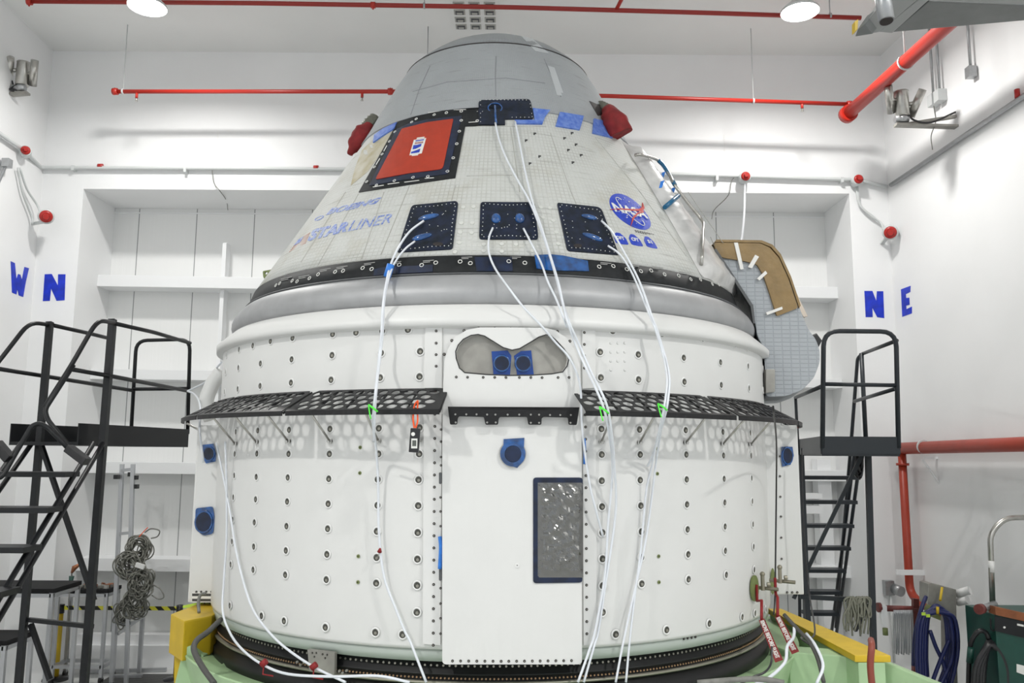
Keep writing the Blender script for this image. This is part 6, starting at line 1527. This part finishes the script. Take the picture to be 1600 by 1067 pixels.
# the small parts on it
bm = B(); rs = random.Random(4); hz = on_y(120, 926, 11.9).z + 0.05
for i in range(60):
    x = rs.uniform(b0.x + 0.1, b1.x - 0.02); y = rs.uniform(11.93, 12.2); s_ = rs.uniform(0.015, 0.04); M_ = Matrix.Translation((x, y, hz + s_ * 0.6)) @ Matrix.Rotation(rs.uniform(0, 3), 4, 'Z') @ Matrix.Rotation(rs.uniform(-0.3, 0.3), 4, 'X')
    add_box(bm, (-s_, -s_ * 0.5, -s_ * 0.6), (s_, s_ * 0.5, s_ * 0.6), i % 2, M_)
o = tag(obj('metal_parts', bm, [M_steel, mat('copper_parts', (0.35, 0.14, 0.07), 0.4, 0.7)]), 'heap of small steel and copper fittings on the aluminium bench', 'metal parts'); o['kind'] = 'stuff'
c0 = on_y(5, 925, 10.2); c1 = on_y(84, 925, 10.2)
bench(on_y(-80, 925, 10.2).x, c1.x - 0.02, 10.2, 10.8, on_y(60, 926, 10.2).z, 'aluminium bench with a black tray at the lower left edge')
bench(on_y(-60, 1000, 9.2).x, on_y(8, 1000, 9.2).x, 9.2, 9.7, on_y(5, 1008, 9.2).z, 'low aluminium trolley at the bottom left corner')
# torch handle hanging on the left ladder brace
t = thing('grease_gun', on_y(118, 900, 11.3), 'copper tool with a green grip standing over the small bench', 'tool')
bm = B(); add_tube(bm, [on_y(124, 882, 11.5), on_y(116, 887, 11.5), on_y(112, 895, 11.5)], 0.03, 10, radii=[0.02, 0.035, 0.015]); obj('copper_head', bm, mat('copper_parts', (0.35, 0.14, 0.07)), t)
bm = B(); add_tube(bm, [on_y(112, 900, 11.5), on_y(109, 920, 11.5)], 0.03, 10, radii=[0.034, 0.014]); obj('green_grip', bm, M_machine, t)
bm = B(); add_tube(bm, [on_y(112, 893, 11.5), on_y(112, 902, 11.5)], 0.01, 8); add_tube(bm, smooth_pts([on_y(109, 920, 11.5), on_y(107, 945, 11.5), on_y(108, 990, 11.6), on_y(106, 1030, 11.7)], 4), 0.006, 6); obj('lead', bm, M_grey, t)
# cable rack: two tall profile uprights with feet
t = thing('cable_rack', on_z(195, 1046, 0), 'tall aluminium profile rack carrying tangled grey cables', 'rack')
Yk = 11.85
for (xa, ya, xb, Yd) in ((191, 725, 176, Yk), (208, 725, 199, Yk - 0.15)):
    a = on_y(xa, ya, Yd); b_ = on_y(xb, 1040, Yd); bm = B(); add_bar(bm, Vector((b_.x, Yd, 0.03)), Vector((a.x, Yd, a.z)), 0.05, 0.05); obj('upright', bm, M_alu, t, bevel=0.004)
for (xa, ya, xb) in ((216, 930, 223),):
    a = on_y(xa + 9, ya, Yk + 0.5); bm = B(); add_bar(bm, Vector((a.x, Yk + 0.5, 0.03)), Vector((a.x, Yk + 0.5, a.z)), 0.05, 0.05); obj('upright', bm, M_alu, t, bevel=0.004)
for y_, ya2 in ((735, 735), (834, 834), (975, 985)):
    bm = B(); add_bar(bm, on_y(190 - (y_ - 725) * 0.03, y_, Yk), on_y(207, y_ - 2, Yk - 0.15), 0.04, 0.04); obj('rung', bm, M_alu, t)
bm = B(); add_bar(bm, on_y(184, 990, Yk), on_y(224, 962, Yk + 0.5), 0.03, 0.045); obj('brace', bm, M_alu, t)
for (a, b_) in (((125, 1049), (260, 1046)), ((175, 1057), (222, 1057))):
    A_ = on_z(a[0], a[1], 0.03); B_ = on_z(b_[0], b_[1], 0.03); bm = B(); add_bar(bm, A_, B_, 0.05, 0.05); obj('foot', bm, M_alu, t)
for x, y in ((183, 745), (205, 741), (212, 746), (213, 760)):
    bm = B(); add_box(bm, (-0.03, -0.05, -0.03), (0.03, 0.03, 0.03), 0, Matrix.Translation(on_y(x, y, Yk - 0.1))); obj('clamp', bm, M_rubber, t, bevel=0.005)
def tangle(cx_, cy_, rx, ry, n_, label, seed, Y=11.6):
    rs = random.Random(seed); bm = B()
    for i in range(n_):
        pts = []; ox, oy = rs.uniform(-0.4, 0.4) * rx, rs.uniform(-0.4, 0.4) * ry; a0 = rs.uniform(0, 6.28); sx = rs.uniform(0.45, 0.85); sy = rs.uniform(0.5, 0.9); ph = rs.uniform(-0.8, 0.8)
        for k_ in range(13):
            t_ = a0 + k_ / 12 * 2 * PI * rs.choice((1.0,)); x = sx * rx * math.cos(t_); y = sy * ry * math.sin(t_)
            pts.append(on_y(cx_ + ox + x * math.cos(ph) - y * math.sin(ph), cy_ + oy + x * math.sin(ph) + y * math.cos(ph), Y + rs.uniform(-0.03, 0.03) + 0.05 * math.sin(t_ * 2 + i)))
        add_tube(bm, smooth_pts(pts, 3), 0.009, 6)
    return tag(obj('cable_coil', bm, mat('olive_grey_cable', (0.20, 0.20, 0.175), 0.45)), label, 'cable coil')
tangle(217, 857, 20, 20, 26, 'tangled grey cable coil, topmost on the aluminium rack', 1)
tangle(202, 884, 22, 22, 22, 'tangled grey cable coil, left and second from the top on the rack', 2, 11.55)
tangle(221, 910, 18, 24, 22, 'tangled grey cable coil in the middle of the rack', 3, 11.5)
tangle(211, 942, 20, 22, 22, 'tangled grey cable coil just above the striped belt', 4, 11.6)
tangle(192, 958, 11, 20, 12, 'loose grey cable coil hanging behind the striped belt', 5, 11.75)
free_line('grey_cable', [(226, 832, 11.5), (236, 826, 11.5), (249, 829, 11.5), (246, 838, 11.5), (236, 841, 11.5)], 0.009, M_grey, 'single grey cable loop sticking out at the top of the tangle', 'cable')
free_line('orange_tie', [(217, 839, 11.45), (224, 831, 11.45), (231, 824, 11.45)], 0.006, M_cord, 'thin orange tie at the top of the cable tangle', 'zip tie')
free_line('grey_cable', [(236, 912, 11.5), (250, 920, 11.5), (256, 932, 11.5), (248, 936, 11.5), (237, 930, 11.5)], 0.009, M_grey, 'grey cable loop sticking out right of the tangle', 'cable')
bm = B(); P = on_y(219, 884, 11.4); add_box(bm, (-0.06, -0.02, -0.03), (0.06, 0.02, 0.03), 0, Matrix.Translation(P) @ Matrix.Rotation(0.3, 4, 'Y')); tag(obj('paper_tag', bm, M_rim, bevel=0.003), 'white tag tied in the cable tangle', 'tag')
# seat of small white cabinet seen through the right ladder
bm = B(); a = on_y(1252, 790, 12.5); b_ = on_y(1283, 775, 12.5)
add_box(bm, (a.x, 12.45, on_y(1260, 802, 12.5).z), (b_.x, 12.7, on_y(1260, 790, 12.5).z)); add_box(bm, (a.x, 12.45, on_y(1260, 779, 12.5).z), (b_.x, 12.7, on_y(1260, 771, 12.5).z)); tag(obj('slotted_rail', bm, M_trim), 'white slotted metal rails in the recess behind the right ladder', 'rail')

# ================================================================== BOTTOM RIGHT
# round grey wall socket
P = on_right(1392, 918, 0.0) if False else on_y(1392, 918, 11.9); 
P = Vector((wx(RW0, 11.9) - 0.02, 11.9, P.z)); P = on_y(1390, 918, 11.95)
t = thing('wall_socket', P, 'round grey wall socket low on the wall left of the red drop pipe', 'wall socket')
bm = B(); add_box(bm, (P.x - 0.08, 11.9, P.z - 0.1), (P.x + 0.05, YW, P.z + 0.1)); obj('box', bm, M_galv, t, bevel=0.01)
bm = B(); add_tube(bm, [P + Vector((0.05, -0.04, -0.01)), P + Vector((0.09, -0.16, -0.03))], 0.07, 16); obj('cap', bm, M_galv, t)
bm = B(); add_tube(bm, [P + Vector((0, -0.02, -0.1)), P + Vector((0, -0.02, -1.0))], 0.018, 8); obj('conduit', bm, M_conduit, t)
# maroon bar with thin grey tubes hanging in a row
Yh = 9.95
t = thing('hanging_bar', on_y(1400, 950, Yh), 'maroon steel bar holding a row of thin grey tubes', 'hanging bar')
bm = B(); add_tube(bm, [on_y(1374, 950, Yh), on_y(1440, 952, Yh)], 0.035, 12); add_tube(bm, [on_y(1371, 949, Yh), on_y(1376, 949, Yh)], 0.055, 12); obj('bar', bm, M_rust, t)
bm = B(); A = on_y(1432, 930, Yh + 0.05); add_bar(bm, on_y(1430, 935, Yh), on_y(1430, 1085, Yh), 0.06, 0.06); e = bm; obj('support', bm, M_rust, t)
bm = B(); prism_y(bm, rpoly([(1378, 946), (1386, 946), (1386, 962), (1381, 965), (1387, 978), (1381, 980), (1377, 965)], 2), Yh - 0.05, Yh); obj('white_hook', bm, M_trim, t)
bm = B(); P = on_y(1383, 981, Yh); add_tube(bm, [P, P + Vector((0, 0, -0.08))], 0.03, 10); obj('brass_end', bm, M_primer, t)
for i in range(15):
    x = 1397 + i * 2.0; bm = B(); add_tube(bm, smooth_pts([on_y(x, 953, Yh - 0.04), on_y(x - 0.5 + (i % 3), 985, Yh - 0.03), on_y(x + (i % 2), 1020 + (i % 4), Yh - 0.03)], 4), 0.0075, 6)
    tag(obj('thin_grey_tube', bm, M_alu), 'thin grey tube hanging in the row from the maroon bar', 'tube', 'thin grey tubes on the maroon bar')
# metal rack plate with white roller and blue hose
t = thing('hose_rack', on_y(1495, 1066, 9.5), 'dull metal hose rack with a white roller at the lower right', 'rack')
bm = B(); prism_y(bm, [(1450, 912), (1456, 911), (1494, 921), (1497, 1100), (1486, 1100), (1484, 955), (1450, 944)], 9.5, 9.7); obj('plate', bm, M_sheet, t, bevel=0.006)
bm = B(); add_tube(bm, [on_y(1494, 928, 9.6), on_y(1515, 922, 9.5)], 0.045, 14); add_tube(bm, [on_y(1496, 941, 9.6), on_y(1512, 937, 9.5)], 0.045, 14); obj('roller', bm, M_rim, t)
def hose_bundle(name, specs, r, mt, label):
    bm = B()
    for s in specs: add_tube(bm, smooth_pts([on_y(*p) for p in s], 6), r, 10)
    return tag(obj(name, bm, mt), label, 'hose coil')
rs = random.Random(9); sp = []
for i in range(9):
    w0 = 17 + i * 1.7 + rs.uniform(-1.5, 1.5); c_ = 1464 + rs.uniform(-4, 5); tp = 945 + i * 1.2; Yb = 9.32 - 0.01 * i + rs.uniform(-0.03, 0.03); bt = 1072 + rs.uniform(-20, 40)
    sp.append([(c_ - w0 * 0.9, bt, Yb), (c_ - w0 * 1.0, 1020, Yb), (c_ - w0 * 0.85, 968, Yb), (c_ - w0 * 0.3, tp + 3, Yb), (c_ + w0 * 0.35, tp + 4, Yb), (c_ + w0 * 0.85, 970, Yb), (c_ + w0 * 0.95, 1025, Yb), (c_ + w0 * 0.2, bt + 10, Yb)])
sp.append([(1427, 1040, 9.3), (1430, 990, 9.3), (1440, 950, 9.3), (1447, 932, 9.35)])
sp.append([(1453, 985, 9.25), (1462, 1010, 9.25), (1475, 1040, 9.25), (1478, 1075, 9.25)]); sp.append([(1483, 1000, 9.22), (1470, 1030, 9.22), (1455, 1070, 9.22)])
hose_bundle('blue_hose_coil', sp, 0.021, M_hose, 'coil of dark blue hose hanging at the lower right')
bm = B(); add_tube(bm, [on_y(1465, 948, 9.2), on_y(1465, 959, 9.2)], 0.016, 8); add_tube(bm, [on_y(1472, 918, 9.4), on_y(1469, 938, 9.3)], 0.014, 8); tag(obj('yellow_strap', bm, M_yellow), 'yellow strap holding up the blue hose coil', 'strap')
for (x, y) in ((1443, 959), (1450, 962)):
    bm = B(); P = on_y(x, y, 9.16); add_box(bm, (-0.02, -0.005, -0.015), (0.02, 0.005, 0.015), 0, Matrix.Translation(P)); tag(obj('yellow_label', bm, M_limetape), 'small yellow label on the blue hose, %s' % ('left one' if x < 1446 else 'right one'), 'label')
sp = []
for i in range(9):
    w0 = 11 + i * 2.3 + rs.uniform(-1.5, 1.5); c_ = 1548 + rs.uniform(-3, 4); Yb = 8.7 - 0.01 * i
    sp.append([(c_ - w0 * 0.9, 1080, Yb), (c_ - w0 * 0.8, 1045, Yb), (c_ - w0 * 0.35, 1010 + i, Yb), (c_ + w0 * 0.1, 1001 + i * 0.8, Yb), (c_ + w0 * 0.6, 1012 + i, Yb), (c_ + w0 * 0.95, 1045, Yb), (c_ + w0, 1080, Yb)])
sp.append([(1513, 1085, 8.8), (1514, 1040, 8.8), (1517, 1005, 8.75), (1528, 987, 8.7), (1539, 987, 8.7), (1545, 998, 8.7)])
hose_bundle('black_hose_coil', sp, 0.024, M_rubber, 'coil of black rubber hose in front of the green machine')
bm = B(); add_tube(bm, [on_y(1517, 1012, 8.72), on_y(1515, 1035, 8.75)], 0.032, 10); tag(obj('green_wrap', bm, M_machine), 'green cloth wrap tied on the black hose', 'wrap')
# green machine with pipe
t = thing('green_machine', on_y(1580, 1066, 8.6), 'dark green machine cabinet at the bottom right edge', 'machine')
a = on_y(1554, 960, 8.6); bm = B(); add_box(bm, (a.x, 8.6, 0), (a.x + 0.70, 9.15, on_y(1554, 960, 8.6).z)); obj('cabinet', bm, M_machine, t, bevel=0.01)
bm = B(); z1 = on_y(1554, 948, 8.58).z; add_hexa(bm, [(a.x, 8.58, a.z), (a.x + 0.70, 8.58, a.z - 0.15), (a.x + 0.70, 8.7, a.z - 0.15), (a.x, 8.7, a.z)], [(a.x, 8.58, z1), (a.x + 0.70, 8.58, z1 - 0.15), (a.x + 0.70, 8.7, z1 - 0.15), (a.x, 8.7, z1)]); bmesh.ops.recalc_face_normals(bm, faces=bm.faces[:]); obj('rust_edge', bm, mat('rusty_orange', (0.28, 0.09, 0.03), 0.6, var=0.4), t)
bm = B(); add_patch(bm, [[(1554, 962), (1605, 972), (1605, 998), (1554, 985)]], sfn_y(8.585), 0.006, 0, 0); add_patch(bm, [circ(1569, 980, 1.8, 10), ], sfn_y(8.575), 0.006, 0, 0, mi=1); add_patch(bm, [[(1589, 974), (1599, 976), (1599, 979), (1589, 977)]], sfn_y(8.575), 0.006, 0, 0, mi=1); obj('dark_panel', bm, [M_bsteel, M_txt], t)
bm = B(); add_patch(bm, [[(1588, 1037), (1600, 1040), (1605, 1056), (1588, 1050)]], sfn_y(8.595), 0.006, 0, 0); obj('label_plate', bm, M_txt, t)
bm = B(); add_tube(bm, [on_y(1531, 952, 8.6), on_y(1554, 944, 8.8)], 0.035, 12); add_tube(bm, [on_y(1529, 952, 8.58), on_y(1534, 951, 8.62)], 0.05, 14, mi=1); obj('hydrant_stub', bm, [M_galv, M_rust], t)
t = thing('steel_pipe', on_y(1551, 945, 8.9), 'bent bare steel pipe rising at the right edge over the green machine', 'pipe')
bm = B(); add_tube(bm, round_pts([on_y(1551, 945, 8.9), on_y(1547, 833, 8.9), on_y(1570, 809, 8.9), on_y(1640, 808, 8.9)], 0.15), 0.028, 12); obj('pipe', bm, M_steel, t)
bm = B(); add_tube(bm, [on_y(1548.8, 876, 8.9), on_y(1549.5, 894, 8.9)], 0.030, 12); obj('white_collar', bm, M_rim, t)
free_line('thin_bent_tube', [(1548, 966, 8.62), (1548, 980, 8.62), (1551, 985, 8.62), (1555, 985, 8.62)], 0.008, M_bsteel, 'thin bent dark tube under the red stub', 'tube')
